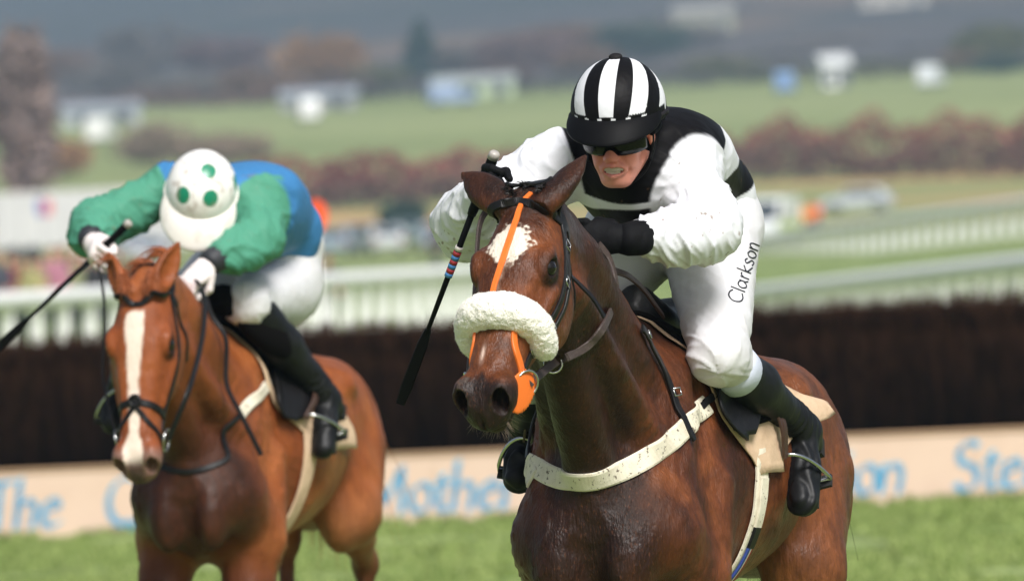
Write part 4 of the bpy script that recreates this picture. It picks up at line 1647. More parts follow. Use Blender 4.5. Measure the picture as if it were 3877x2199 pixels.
def cloth_noise(V, seed, amp, s1=(16, 16, 16)):
    P = V + seed
    wv = fbm(P * 6, 2)[:, None] * .5
    r1 = 1 - np.abs(pnoise(P * np.array(s1) + wv)) * 2
    r2 = 1 - np.abs(pnoise(P * np.array(s1) * 2.1 + wv * 2 + 5)) * 2
    return (r1 * .5 + r2 * .2 + fbm(P * 5, 2)) * amp


def limb_folds(V, a, b, seed, freq=20.0, reach=.11):
    """creases running round a limb, slanted and uneven"""
    a, b = np.asarray(a, float), np.asarray(b, float)
    ax = unit(b - a)
    u = unit(np.cross(ax, vv(.31, .2, .93)))
    w = np.cross(ax, u)
    rel = V - a
    al, cu, cw = rel @ ax, rel @ u, rel @ w
    r = np.sqrt(cu * cu + cw * cw) + 1e-6
    cu, cw = cu / r, cw / r
    L_ = np.linalg.norm(b - a)
    over = np.maximum(np.maximum(-al, al - L_), 0)
    wt = np.exp(-(np.maximum(r - .02, 0) / reach) ** 4 - (over / .05) ** 2)
    q = al * freq + 1.1 * cu + .6 * cw
    n1 = pnoise(np.stack([q, cu * .75 + seed, cw * .75], 1))
    n2 = pnoise(np.stack([q * 1.9 + 7, cu * 1.3 + seed, cw * 1.3], 1))
    f = np.clip(1 - np.abs(n1) * 2.6, 0, 1) ** 1.6 * .9 + np.clip(1 - np.abs(n2) * 2.6, 0, 1) ** 1.6 * .4 + n1 * .6
    return f * wt, wt


def capd(V, a, b):
    """distance to a segment and parameter along it"""
    a, b = np.asarray(a, float), np.asarray(b, float)
    d = b - a
    t = np.clip(((V - a) @ d) / (d @ d), 0, 1)
    return np.linalg.norm(V - a - t[:, None] * d, axis=1), t


def jockey(team, sk, st, label):
    root = team.empty('person', label=label, cat='person', group='jockeys')
    g = {k: (np.asarray(v, float) if isinstance(v, (tuple, list, np.ndarray)) else v) for k, v in sk.items()}
    K = Skull(g['head'], g['pitch'], g['hyaw'], g['hroll'])
    h = st['h']
    pel, chs, nk = g['pelvis'], g['chest'], g['neck']
    # --- the figure itself, one skin
    allp = [v for k, v in g.items() if isinstance(v, np.ndarray) and v.shape == (3,)]
    lo, hi = limits(allp, .2)
    hc = g['head'] + (K.R[0] * .03)
    F = grid(lo, hi, h * 2.4, (hc - .16, hc + .16, h * .75))
    F.add(cap(pel, chs, .09, .10, 1.2), .02)
    F.add(cap(chs, nk, .09, .055), .04)
    F.add(cap(nk, K.p(-.03, 0, -.05), .058, .055), .03)
    for s in 'LR':
        F.add(cap(nk - (0.05, 0, .06), g['s' + s] - (.02, 0, .02), .04, .035), .03)
        F.add(cap(g['s' + s] - (.02, 0, .02), g['e' + s], .038, .036), .03)
        F.add(cap(g['e' + s], g['w' + s], .036, .026), .02)
        F.add(cap(g['h' + s], g['k' + s], .082, .054), .04)
        F.add(cap(g['k' + s], g['a' + s], .054, .036), .03)
        F.add(cap(g['a' + s], g['a' + s] + (g['t' + s] - g['a' + s]) * .75, .030, .020), .02)
        F.add(cap(g['w' + s], g['w' + s] + unit(g['d' + s]) * .07, .022, .016), .02)
    head_prims(F, K)
    V, Q = F.mesh()
    x, y, z = K.inv(V).T
    C = np.tile(np.array(S(226, 150, 130)), (len(V), 1))
    C = mixc(C, S(206, 112, 98), np.exp(-(((x - .112) / .02) ** 2 + (y / .02) ** 2 + ((z + .042) / .02) ** 2)) * .8)
    for s in (-1, 1):
        C = mixc(C, S(208, 116, 102), np.exp(-(((y - s * .04) / .024) ** 2 + ((z + .04) / .026) ** 2)) * (x > 0) * .6)
    lips = np.exp(-((y / .024) ** 4 + ((z + .077) / .0145) ** 4)) * (x > .08)
    C = mixc(C, S(196, 112, 104), lips * .75)
    C = mixc(C, S(70, 22, 20), np.exp(-((y / .022) ** 4 + ((z + .077) / .008) ** 4)) * (x < .0985) * (x > .05))
    C = mixc(C, S(150, 100, 84), sstep(fbm(V * 70, 3), .15, .6) * sstep(-z, .05, .09) * .22)
    C = mixc(C, st.get('skinshade', S(226, 168, 146)), np.full(len(V), .5 if 'skinshade' in st else 0.0))
    mesh_np('body', V, Q, mat('skin', vcol='Col', rough=.48, spec=.4, bump=(220, .12, .002)), root, col=C)
    # teeth
    b = MB()
    for i in range(-4, 4):
        a = (i + .5) * .0062
        b.box(K.p(.0985 - a * a * 12, a, -.0735), (.006, .0058, .0085), rot=Matrix(K.R.T.tolist()))
    for i in range(-3, 3):
        a = (i + .5) * .0058
        b.box(K.p(.0960 - a * a * 12, a, -.0825), (.006, .0054, .0060), rot=Matrix(K.R.T.tolist()))
    b.build('teeth', mat('teeth', S(214, 202, 182), .35), root)
    # --- jacket
    P = [pel, chs, nk, g['sL'], g['eL'], g['wL'], g['sR'], g['eR'], g['wR']]
    lo, hi = limits(P, .24)
    F = grid(lo, hi, h)
    ax = nk - pel
    L_ = np.linalg.norm(ax)
    ar = st.get('arch', .05)
    F.add(loft(pel, ax, (0, 1, 0), [(-.06, -.02, .10, .07, .09, 2, 2), (-.02, 0, .160, .115, .125, 2, 2), (.12 * L_ / .5, ar, .172, .120, .155, 2, 2.1), (.26 * L_ / .5, ar, .184, .125, .205, 2.1, 2.1),
                                    (.38 * L_ / .5, ar * .6, .182, .115, .205, 2.1, 2.1), (.46 * L_ / .5, ar * .3, .150, .09, .17, 2, 2), (.52 * L_ / .5, 0, .09, .06, .10, 2, 2), (.55 * L_ / .5, 0, .03, .03, .03, 2, 2)]), .02)
    F.add(cap(nk - unit(ax) * .05, nk + (K.p(-.03, 0, -.05) - nk) * .7, .09, .066), .04)
    for s in 'LR':
        sh, el, wr = g['s' + s], g['e' + s], g['w' + s]
        ks = st.get('slim', 1.0)
        F.add(ell(sh, (.080 * ks, .074 * ks, .076 * ks)), .05)
        F.add(cap(sh, el, .075 * ks, .066 * ks), .045)
        dn = vv(0, 0, -1)
        F.add(cap(sh + (el - sh) * .5 + dn * .018, el + dn * .02, .066, .064), .04)
        F.add(cap(el, wr + (wr - el) * -.24, .068, .045), .03)
        F.add(ell(el + (wr - el) * .38 + dn * .022, (.085, .07, .055), rot_rows(wr - el)), .04)
    V, Q = F.mesh()
    dp = cloth_noise(V, st['seed'], 1.0, (9, 9, 9))
    fold = np.zeros(len(V))
    for s in 'LR':
        for a, b_ in ((g['s' + s], g['e' + s]), (g['e' + s], g['w' + s])):
            f_, w_ = limb_folds(V, a, b_, st['seed'] + len(s), 17.0)
            fold = fold * (1 - w_) + f_
    V = displaced(V, Q, dp * .0045 + fold * .0098)
    col = st['jacket'](V, g, K)
    mesh_np('jacket', V, Q, st['jmat'], root, col=col)
    # --- breeches
    P = [pel, g['hL'], g['hR'], g['kL'], g['kR'], g['kL'] + (g['aL'] - g['kL']) * .3, g['kR'] + (g['aR'] - g['kR']) * .3]
    lo, hi = limits(P, .17)
    F = grid(lo, hi, h * 1.1)
    F.add(ell(pel + unit(ax) * -.02, (.15, .165, .135), rot_rows(ax)), .02)
    F.add(cap(pel, pel + ax * .18, .12, .11, 1.25), .03)
    for s, q in (('L', 1), ('R', -1)):
        hp, kn, an = g['h' + s], g['k' + s], g['a' + s]
        F.add(ell(hp + vv(-.04, 0, .0), (.12, .105, .115)), .05)
        F.add(cap(hp, kn, .122, .066), .05)
        F.add(cap(hp + (kn - hp) * .15 + vv(0, 0, -.03), hp + (kn - hp) * .75 + vv(-.02, 0, -.01), .095, .07), .04)
        F.add(ell(kn + unit(kn - hp) * .005, (.066, .058, .062)), .03)
        F.add(cap(kn, kn + (an - kn) * (.22 if st.get('boot0', .2) > .1 else .01), .060, .055), .03)
    V, Q = F.mesh()
    dp = cloth_noise(V, st['seed'] + 3, 1.0, (13, 22, 15))
    fold = np.zeros(len(V))
    for s in 'LR':
        f_, w_ = limb_folds(V, g['h' + s] - (g['k' + s] - g['h' + s]) * .1, g['k' + s] + (g['k' + s] - g['h' + s]) * .1, st['seed'] + 2, 13.0, .14)
        nk_ = np.exp(-((V - g['k' + s]) ** 2).sum(1) / .10 ** 2) + .55 * np.exp(-((V - g['h' + s]) ** 2).sum(1) / .14 ** 2)
        fold = fold * (1 - w_) + f_ * (.30 + nk_)
    V = displaced(V, Q, dp * .0022 + fold * .0055)
    breech = mesh_np('breeches', V, Q, st['bmat'], root)
    BS = Surf(V, Q)
    # --- boots
    for s, q in (('L', 1), ('R', -1)):
        kn, an, to = g['k' + s], g['a' + s], g['t' + s]
        d = an - kn
        F = grid(*limits([kn, an, to], .10), h)
        b0 = st.get('boot0', .20)
        F.add(cap(kn + d * b0, kn + d * .42, .060 + (.2 - b0) * .06, .061), .0)
        F.add(cap(kn + d * .42, kn + d * .92, .061, .043), .03)
        F.add(cap(kn + d * .85, an, .043, .042), .02)
        fd = unit(to - an)
        bkd = unit(d - fd * (d @ fd))
        fl = np.linalg.norm(to - an)
        F.add(cap(an, an + fd * fl * .55, .043, .038, 1.0), .02)
        F.add(cap(an + fd * fl * .45, to - fd * .03, .038, .033, 1.15, np.cross(fd, bkd)), .02)
        F.add(cap(an + bkd * .02, an + bkd * .045 + fd * .012, .036, .033), .02)
        V, Q = F.mesh()
        t = ((V - kn) @ d) / (d @ d)
        wr = np.sin(t * 120 + fbm(V * 14, 2) * 4) * np.exp(-((t - .86) / .12) ** 2)
        V = displaced(V, Q, wr * .0028 + fbm(V * 18, 2) * .0018)
        bo = mesh_np('boot', V, Q, mat('boot leather', S(18, 19, 21), .48, spec=.25, noise=(25, .5, S(40, 40, 41), (.5, .75)), bump=[(90, .2, .002), (14, .2, .006)]), root)
        # sole and heel
        sb = MB()
        up = -bkd
        R_ = Matrix(np.array([fd, np.cross(bkd, fd), bkd]).T.tolist())
        sb.box(an + fd * fl * .60 + bkd * .034, (fl * .55, .050, .007), rot=R_)
        sb.box(an + fd * .012 + bkd * .070, (.050, .048, .020), rot=R_)
        sb.build('sole', mat('sole', S(24, 22, 20), .7), bo)
        # sock / breech band showing at the top of the boot
        if b0 > .1:
            MB().tube([kn + d * q for q in (.13, .16, .20, .25, .28)], [.050, .0635, .0645, .0625, .055], 28).build('sock', mat('pale sock', S(196, 202, 218), .8, bump=(60, .3, .004)), root, smooth=True)
    # --- gloves
    for s in 'LR':
        w = g['w' + s]
        F = grid(*limits([w, w + unit(g['d' + s]) * .1], .10), h * .7)
        hand_prims(F, w + unit(g['d' + s]) * .02, g['d' + s], g['n' + s], g['g' + s])
        V, Q = F.mesh()
        V = displaced(V, Q, cloth_noise(V, st['seed'], .0010, (50, 50, 50)))
        gl = mesh_np('glove', V, Q, st['gmat'], root)
        cb = MB()
        dd = unit(g['d' + s])
        ee = unit(g['e' + s] - w)
        cb.tube([w + ee * .050, w + ee * .030, w + dd * .004, w + dd * .022], [.0425, .0435, .0405, .036], 24)
        cb.build('cuff', st['cuffmat'], gl, smooth=True)
    return root, K, g, BS


def helmet(root, K, st):
    """shell in a silk cap, peak, button, goggles, harness"""
    c = K.p(*st['shell_c'])
    R = K.R
    r = vv(*st['shell_r'])
    # shell: rings from the pole down to the rim
    nu, nv = 480, 130
    tilt = rad(st.get('pole', 0))
    th = math.pi * (np.arange(nv + 1) + .3) / (nv + .6)
    az = 2 * math.pi * np.arange(nu) / nu
    T_, A_ = np.meshgrid(th, az, indexing='ij')
    X_, Y_, Z_ = np.sin(T_) * np.cos(A_), np.sin(T_) * np.sin(A_), np.cos(T_)
    ct_, st_ = math.cos(tilt), math.sin(tilt)
    C = np.stack([X_ * ct_ - Z_ * st_, Y_, X_ * st_ + Z_ * ct_], 2).reshape(-1, 3)     # pole laid back by tilt
    zr = -.19 - .15 * (C[:, 0] < 0) * np.clip(-C[:, 0] * 3, 0, 1)                        # rim, deeper at the back
    low = C[:, 2] < zr
    P_ = C.copy()
    P_[low, 2] = zr[low]
    P_[low, :2] *= .93
    V = c + (P_ * r) @ R
    F = [(j * nu + i, (j + 1) * nu + i, (j + 1) * nu + (i + 1) % nu, j * nu + (i + 1) % nu) for j in range(nv) for i in range(nu)]
    V = np.array(V)
    V = displaced(V, np.array(F), cloth_noise(V, 2.0, .0007, (40, 40, 40)) * (0 if st.get('smooth') else 1))
    col = st['cap'](C)
    sh = mesh_np('helmet', V, np.array(F), st['capmat'], root, col=col)
    # rim band
    ct, q = math.cos(rad(97)), math.sin(rad(97))
    ring = [K.p(*st['shell_c']) + (vv(q * math.cos(a) * 1.012, q * math.sin(a) * 1.012, ct * (1 if math.cos(a) < 0 else .55)) * r) @ R
            for a in np.linspace(0, 2 * math.pi, 64, endpoint=False)]
    MB().tube(ring + [ring[0]], .006, 8, cap=False).build('rim', st['rimmat'], sh, smooth=True)
    # peak: curved plate springing from the front of the shell
    nu_, nr = 40, 10
    pv = []
    span = rad(st.get('span', 78))
    for side in (0, 1):
        for i in range(nu_ + 1):
            a = -span + 2 * span * i / nu_
            for j in range(nr + 1):
                t = j / nr
                ext = st['peak_len'] * math.cos(a / span * math.pi / 2) ** .55 * t
                base = vv(q * math.cos(a), q * math.sin(a), ct * .55 + .10) * r
                dirn = vv(math.cos(a * .6), math.sin(a * .6) * .8, -st['peak_drop'])
                p = base + dirn * ext + vv(0, 0, -.55 * ext * t) - vv(0, 0, .0035) * side
                pv.append(c + p @ R)
    n1 = (nu_ + 1) * (nr + 1)
    pf = []
    for i in range(nu_):
        for j in range(nr):
            a = i * (nr + 1) + j
            pf.append((a, a + 1, a + nr + 2, a + nr + 1))
            pf.append((n1 + a, n1 + a + nr + 1, n1 + a + nr + 2, n1 + a + 1))
        a = i * (nr + 1) + nr
        pf.append((a, n1 + a, n1 + a + nr + 1, a + nr + 1))
    mesh_np('peak', pv, pf, st['peakmat'], sh)
    if st.get('button'):
        F = grid(*limits([c + (vv(math.sin(-.1), 0, 1) * r) @ R], .03), .003)
        F.add(ell(c + (vv(-.05, 0, 1.02) * r) @ R, (.017, .017, .009), R), 0)
        V, Q = F.mesh()
        mesh_np('button', V, Q, st['rimmat'], sh)
    # harness straps down the cheeks to the chin
    bl = mat('black webbing', S(14, 14, 15), .6, spec=.1)
    hb = MB()
    for s in (-1, 1):
        pts = spline([K.p(.012, s * .083, .01), K.p(.008, s * .080, -.04), K.p(.012, s * .062, -.095), K.p(.03, s * .026, -.125), K.p(.036, 0, -.128)], 6)
        hb.tube(pts, .0045, 6)
        hb.tube(spline([K.p(-.04, s * .080, .0), K.p(-.01, s * .082, -.035), K.p(.02, s * .074, -.072)], 5), .0055, 6)
    hb.build('chin_strap', bl, sh, smooth=True)
    # dark hood over ears and neck
    F = grid(*limits([K.p(-.02, 0, -.02), K.p(-.06, 0, -.12)], .14), .005)
    F.add(ell(K.p(-.030, 0, -.015), (.075, .088, .085), R), 0)
    F.add(cap(K.p(-.055, 0, -.06), K.p(-.10, 0, -.14), .056, .06), .03)
    V, Q = F.mesh()
    mesh_np('hood', V, Q, mat('black hood', S(14, 14, 15), .8, spec=.05), root)
    if st.get('goggles'):
        gv, gf = [], []
        nu_, nr = 36, 12
        for i in range(nu_ + 1):
            a = -1.25 + 2.5 * i / nu_
            for j in range(nr + 1):
                t = j / nr * 2 - 1
                hh = .028 * (1 - .25 * (abs(a) / 1.25) ** 2) * (1 - .30 * math.exp(-(a / .16) ** 2) * (t < 0))
                x = .103 * math.cos(a * .98) ** .8 + .010 * (1 - t * t) if abs(a) < 1.5 else 0
                gv.append(K.p(x + .006, .084 * math.sin(a) / math.sin(1.25) * .95, -.012 + t * hh))
                if j < nr and i < nu_:
                    k = i * (nr + 1) + j
                    gf.append((k, k + nr + 1, k + nr + 2, k + 1))
        go = mesh_np('goggles', gv, gf, mat('goggle lens', S(10, 10, 11), .12, spec=.25), root)
        go.modifiers.new('thick', 'SOLIDIFY').thickness = .004
        for s in (-1, 1):
            MB().tube(spline([K.p(.02, s * .083, -.004), K.p(-.03, s * .090, .0), K.p(-.09, s * .07, .01)], 6), .008, 6).build('strap', bl, go, smooth=True)
    return sh


SPOTS = []


def blend(C, c, m):
    return C + (np.asarray(c) - C) * np.asarray(m)[:, None]


def spot_dirs(team, K, st, px):
    """spot centres as directions on the shell"""
    c, r = K.p(*st['shell_c']), vv(*st['shell_r'])
    for q in px:
        o, d = team.pix(*q)
        o, d = ((o - c) @ K.R.T) / r, (d @ K.R.T) / r
        A, B, Cc = d @ d, o @ d, o @ o - 1
        D = max(B * B - A * Cc, 0)
        SPOTS.append(unit(o + d * ((-B - math.sqrt(D)) / A)))


WHITE, BLACK = np.array(S(218, 219, 224)), np.array(S(16, 15, 17))


def mud(V, C, seed, amt=1.0, col=S(120, 92, 66)):
    n = pnoise(V * 75 + seed)
    n2 = fbm(V * 4 + seed, 2)
    return mixc(C, col, sstep(n + n2 * .25, .68, .78) * .7 * amt)


def jacket1(V, g, K):
    ax = g['neck'] - g['pelvis']
    L_ = np.linalg.norm(ax)
    s1 = .55 * V[:, 0] + .83 * V[:, 2] + fbm(V * 7, 2) * .006
    s2 = .24 * V[:, 0] + .83 * V[:, 2] + fbm(V * 7, 2) * .006
    C = np.tile(WHITE, (len(V), 1))
    e = .0025
    hoop = np.maximum.reduce([sstep(s1, 1.64 - e, 1.64 + e), sstep(s2, 1.522 - e, 1.522 + e) * sstep(-s2, -1.592 - e, -1.592 + e), sstep(-s2, -1.47 - e, -1.47 + e)])
    C = blend(C, BLACK, hoop)
    for s, q in (('L', 1), ('R', -1)):
        sh, el = g['s' + s], g['e' + s]
        d = unit(unit(el - sh) + vv(.15, .8 * q, 0))
        sl = sstep((V - sh) @ d + .035 + fbm(V * 9, 2) * .004, -.003, .003)
        near = np.zeros(len(V))
        for a, b in ((sh, el), (el, g['w' + s])):
            dd, _ = capd(V, a, b)
            near = np.maximum(near, sstep(-dd, -.118, -.108))
        C = blend(C, WHITE, sl * near)
    return mud(V, C, 3)


def jacket2(V, g, K):
    C = np.tile(np.array(S(62, 120, 170)), (len(V), 1))
    for s, q in (('L', 1), ('R', -1)):
        sh, el = g['s' + s], g['e' + s]
        d = unit(unit(el - sh) + vv(.1, .7 * q, 0))
        sl = sstep((V - sh) @ d - .022, -.003, .003)
        near = np.zeros(len(V))
        for a, b in ((sh, el), (el, g['w' + s])):
            dd, _ = capd(V, a, b)
            near = np.maximum(near, sstep(-dd, -.108, -.098))
        C = blend(C, S(78, 142, 118), sl * near)
    return mud(V, C, 5, .6)


def cap1(C):
    # gores about a pole laid back behind the crown
    a = rad(38)
    x = C[:, 0] * math.cos(a) + C[:, 2] * math.sin(a)
    ang = np.degrees(np.arctan2(C[:, 1], x))
    w = (np.floor((ang + 10.5) / 21.0) % 2) == 0
    col = np.where(w[:, None], WHITE, BLACK)
    band = C[:, 2] < .10
    col[band & (C[:, 0] > 0)] = BLACK
    spot = (C[:, 2] < .06) & (C[:, 2] > .0) & (C[:, 0] > 0) & ((np.abs(ang % 21 - 10.5) < 3.2)) & (np.abs(ang) < 60)
    col[spot] = WHITE
    col[C[:, 2] < -.17] = BLACK
    return col


def cap2(C):
    col = np.tile(np.array(S(234, 232, 228)), (len(C), 1))
    for d in SPOTS:
        a = np.degrees(np.arccos(np.clip(C @ d / np.linalg.norm(C, axis=1), -1, 1)))
        col[a < 12.5] = S(22, 128, 96)
    n = fbm(C * 4, 3)
    return mixc(col, S(150, 130, 108), sstep(n, .1, .7) * .45)


silk = lambda nm, **kw: mat(nm, vcol='Col', rough=.5, spec=.10, bump=[(12, .25, .012), (60, .12, .003), (700, .12, .0008)], **kw)
M_SILK1 = silk('black and white silk')
M_SILK2 = silk('blue and green silk')
M_BREECH = mat('white breeches', S(216, 215, 218), .55, spec=.3, noise=[(12, .25, S(196, 186, 178), (.5, .72)), (120, .55, S(120, 90, 62), (.70, .74))], bump=[(14, .25, .010), (70, .12, .003), (900, .1, .0006)])
M_GLOVEB = mat('black glove', S(15, 15, 17), .7, spec=.10, noise=(40, .3, S(30, 30, 32)), bump=(150, .3, .002))
M_GLOVEW = mat('white glove', S(228, 218, 216), .6, noise=(20, .4, S(170, 160, 158), (.5, .7)), bump=(120, .3, .002))
M_BLKPL = mat('black peak', S(12, 12, 14), .55, spec=.10, bump=(60, .1, .002))
M_WHTPL = mat('white peak', S(232, 228, 220), .35, spec=.5, noise=(14, .4, S(164, 146, 122), (.5, .7)))

SK1 = dict(pelvis=(-.40, .055, 1.885), chest=(-.05, .035, 1.98), neck=(.075, .045, 2.045), head=(.17, .052, 2.085), pitch=14, hyaw=2, hroll=-2,
           sL=(.00, .168, 1.965), eL=(.12, .250, 1.845), wL=T1.at(1578, 600, f=.33), dL=(.40, -.9, .12), nL=(-.85, -.45, -.15), gL=(0, 0, 1),
           sR=(.03, -.145, 2.01), eR=(.13, -.355, 1.88), wR=T1.at(1228, 474, f=.38), dR=(.85, .1, .15), nR=(0, .93, -.36), gR=(.1, .36, .93),
           hL=(-.35, .125, 1.835), kL=(.03, .232, 1.535), aL=(-.43, .315, 1.335), tL=(-.29, .345, 1.135),
           hR=(-.35, -.065, 1.835), kR=(.03, -.232, 1.535), aR=T1.at(1322, 1085, f=-.42), tR=T1.at(1296, 1225, f=-.30))
SK2 = dict(pelvis=T2.at(676, 612, f=-.36), chest=T2.at(604, 520, f=-.06), neck=T2.at(540, 490, f=.07), head=(.17, .025, 2.015), pitch=46, hyaw=2, hroll=-14,
           sL=T2.at(640, 492, f=.02), eL=T2.at(652, 590, f=.14), wL=T2.at(530, 655, f=.31), dL=(.5, -.45, -.5), nL=(-.3, -.2, -.9), gL=(.5, .5, .3),
           sR=T2.at(425, 470, f=.04), eR=T2.at(238, 560, f=.20), wR=T2.at(228, 600, f=.36), dR=(.5, .25, -.3), nR=(.2, .8, -.4), gR=(.3, .3, .9),
           hL=T2.at(704, 718, f=-.33), kL=T2.at(622, 762, f=.06), aL=T2.at(818, 1000, f=-.26), tL=T2.at(808, 1145, f=-.14),
           hR=(-.33, -.06, 1.75), kR=(.02, -.225, 1.60), aR=T2.at(302, 985, f=-.30), tR=T2.at(280, 1075, f=-.16))
J1, K1, G1, BS1 = jockey(T1, SK1, dict(h=.0045, jacket=jacket1, jmat=M_SILK1, bmat=M_BREECH, gmat=M_GLOVEB, cuffmat=M_GLOVEB, seed=1.0, arch=.045),
                         'jockey in black and white hooped silks and striped cap grimacing over the bay horse')
helmet(J1, K1, dict(shell_c=(-.005, 0, .050), shell_r=(.136, .114, .124), cap=cap1, pole=38, capmat=M_SILK1, rimmat=mat('cap band', S(34, 32, 34), .6, spec=.1), peakmat=M_BLKPL,
                    peak_len=.046, peak_drop=.55, button=True, goggles=True))
J2, K2, G2, BS2 = jockey(T2, SK2, dict(h=.006, jacket=jacket2, jmat=M_SILK2, bmat=M_BREECH, gmat=M_GLOVEW, cuffmat=mat('dark cuff', S(36, 38, 44), .6), seed=7.0, arch=.05, boot0=.04, slim=.82, skinshade=S(150, 96, 76)),
                         'jockey in blue and green silks with spotted white helmet crouched over the chestnut horse')
ST2 = dict(shell_c=(-.005, 0, .045), shell_r=(.130, .110, .118), cap=cap2, capmat=mat('spotted helmet shell', vcol='Col', rough=.3, spec=.5), rimmat=M_WHTPL, peakmat=M_WHTPL,
                    peak_len=.074, peak_drop=.30, smooth=True, goggles=True)
spot_dirs(T2, K2, ST2, [(523, 428), (458, 490), (528, 498), (412, 430)])
SPOTS += [unit(vv(-.8, .5, .4)), unit(vv(-.7, -.55, .5)), unit(vv(-.1, .95, .3)), unit(vv(-.2, -.95, .25)), unit(vv(-.95, 0, .1))]
helmet(J2, K2, ST2)

# ------------------------------------------------------------------ tack
M_LEA = mat('black leather', S(20, 19, 20), .42, spec=.25, noise=(60, .4, S(46, 44, 44), (.5, .75)), bump=(120, .3, .002))
M_REIN = mat('rein rubber', S(62, 50, 46), .6, noise=(90, .5, S(96, 84, 78), (.5, .7)), bump=(260, .5, .002))
M_BROWNLEA = mat('brown leather', S(62, 40, 30), .45, bump=(120, .3, .002))
M_STEEL = mat('steel', S(190, 190, 188), .22, metal=1.0)
M_ORANGE = mat('orange rubber', S(226, 112, 36), .5, noise=(40, .3, S(170, 76, 22), (.5, .7)))
M_GIRTH = mat('cream elastic', S(222, 214, 194), .8, noise=[(30, .3, S(170, 152, 120), (.45, .7)), (75, .9, S(66, 48, 32), (.60, .66))], bump=[(400, .5, .002), (25, .3, .004)])
M_CHAM = mat('chamois', S(204, 176, 146), .9, noise=(16, .5, S(160, 128, 98), (.45, .7)), bump=[(200, .4, .002), (18, .5, .01)])
M_WOOL = mat('sheepskin', S(244, 240, 230), .95, sheen=.3, noise=[(24, .3, S(222, 210, 188), (.5, .75)), (90, .7, S(140, 116, 82), (.70, .75))], bump=[(230, .8, .004)])
M_BLKCLOTH = mat('black saddle cloth', S(14, 12, 12), .8, spec=.05, bump=(150, .3, .003))


def hits(team, surf, px, lift=0.0):
    out = []
    for p in px:
        h = team.hit(surf, *p[:2])
        if h is None:
            out.append(None)
        else:
            out.append(h[0] + h[1] * lift)
    return [p for p in out if p is not None]


def strap_on(team, surf, pts, w, th, name, m, parent, n=10, off=.0015, widths=None):
    P, N = snapped(surf, pts, n, off)
    if widths is not None:
        widths = np.interp(np.linspace(0, 1, len(P)), np.linspace(0, 1, len(widths)), widths)
    return ribbon(P, N, w, th, name, m, parent, widths=widths)


def strap_free(pts, nrm, w, th, name, m, parent, n=8):
    C = spline(pts, n)
    NN = np.array([np.interp(np.linspace(0, 1, len(C)), np.linspace(0, 1, len(nrm)), [q[i] for q in nrm]) for i in range(3)]).T
    return ribbon(C, NN, w, th, name, m, parent)


def ringmesh(c, nrm, R, r, name, m, parent, sq=1.0):
    nrm = unit(nrm)
    a = unit(np.cross(nrm, vv(.3, .2, 1)))
    b = np.cross(nrm, a)
    pts = [c + a * R * math.cos(t) + b * R * sq * math.sin(t) for t in np.linspace(0, 2 * math.pi, 28, endpoint=False)]
    return MB().tube(pts + [pts[0]], r, 8, cap=False).build(name, m, parent, smooth=True)


def buckle(p, n, t, name, parent, w=.026, h=.02):
    n, t = unit(n), unit(t - n * (t @ unit(n)))
    s = np.cross(n, t)
    q = [p + n * .005 + s * w / 2 * a + t * h / 2 * b for a, b in ((-1, -1), (1, -1), (1, 1), (-1, 1), (-1, -1))]
    return MB().tube(q, .0022, 6).build(name, M_STEEL, parent, smooth=True)


def girth_ring(surf, f, u0=1.25, th0=-180, th1=180, n=60, tilt=0.0, off=.002, l0=0.0):
    P, N = [], []
    for a in np.linspace(th0, th1, n):
        d = vv(tilt * math.cos(rad(a)), math.sin(rad(a)), math.cos(rad(a)))
        far = vv(f, l0, u0) + unit(d) * 1.2
        h = surf.ray(far, -unit(d))
        if h is None:
            continue
        P.append(h[0] + h[1] * off)
        N.append(h[1])
    P, N = np.array(P), np.array(N)
    for _ in range(4):
        P[1:-1] = (P[:-2] + 2 * P[1:-1] + P[2:]) / 4
        N[1:-1] = (N[:-2] + 2 * N[1:-1] + N[2:]) / 4
    return P, N / np.linalg.norm(N, axis=1)[:, None]


def drape(surf, f_lo, f_hi, th_lo, th_hi, name, m, parent, off=.006, nf=28, nt=44, u0=1.25, edge=None, wob=.004, thick=.006, post=None):
    """cloth lying over the back: f bounds are functions of the angle from the top"""
    V, F = [], []
    for j in range(nt + 1):
        a = th_lo + (th_hi - th_lo) * j / nt
        f0, f1 = f_lo(a), f_hi(a)
        for i in range(nf + 1):
            f = f0 + (f1 - f0) * i / nf
            d = vv(0, math.sin(rad(a)), math.cos(rad(a)))
            h = surf.ray(vv(f, 0, u0) + d * 1.2, -d)
            p = h[0] + h[1] * off if h else vv(f, 0, u0) + d * .3
            V.append(p)
    V = np.array(V)
    G = V.reshape(nt + 1, nf + 1, 3)
    for _ in range(2):
        G[1:-1] = (G[:-2] + 2 * G[1:-1] + G[2:]) / 4
    F = np.array([(j * (nf + 1) + i, j * (nf + 1) + i + 1, (j + 1) * (nf + 1) + i + 1, (j + 1) * (nf + 1) + i) for j in range(nt) for i in range(nf)])
    V = G.reshape(-1, 3)
    if post:
        V = post(V)
    V = V + normals(V, F) * (fbm(V * 9, 2) * wob)[:, None]
    o = mesh_np(name, V, F, m, parent)
    md = o.modifiers.new('thick', 'SOLIDIFY')
    md.thickness = thick
    md.offset = 0
    return o


# ---------------------------------------------------------------- bay horse: bridle
B1 = T1.empty('bridle', label='black leather bridle with orange nose strap and white sheepskin noseband on the bay horse', cat='bridle')
p_ = lambda *a: H1.p(*a)


def hp1(px, py):
    h = T1.hit(SURF1, px, py)
    return h[0] if h else T1.at(px, py, f=.85)


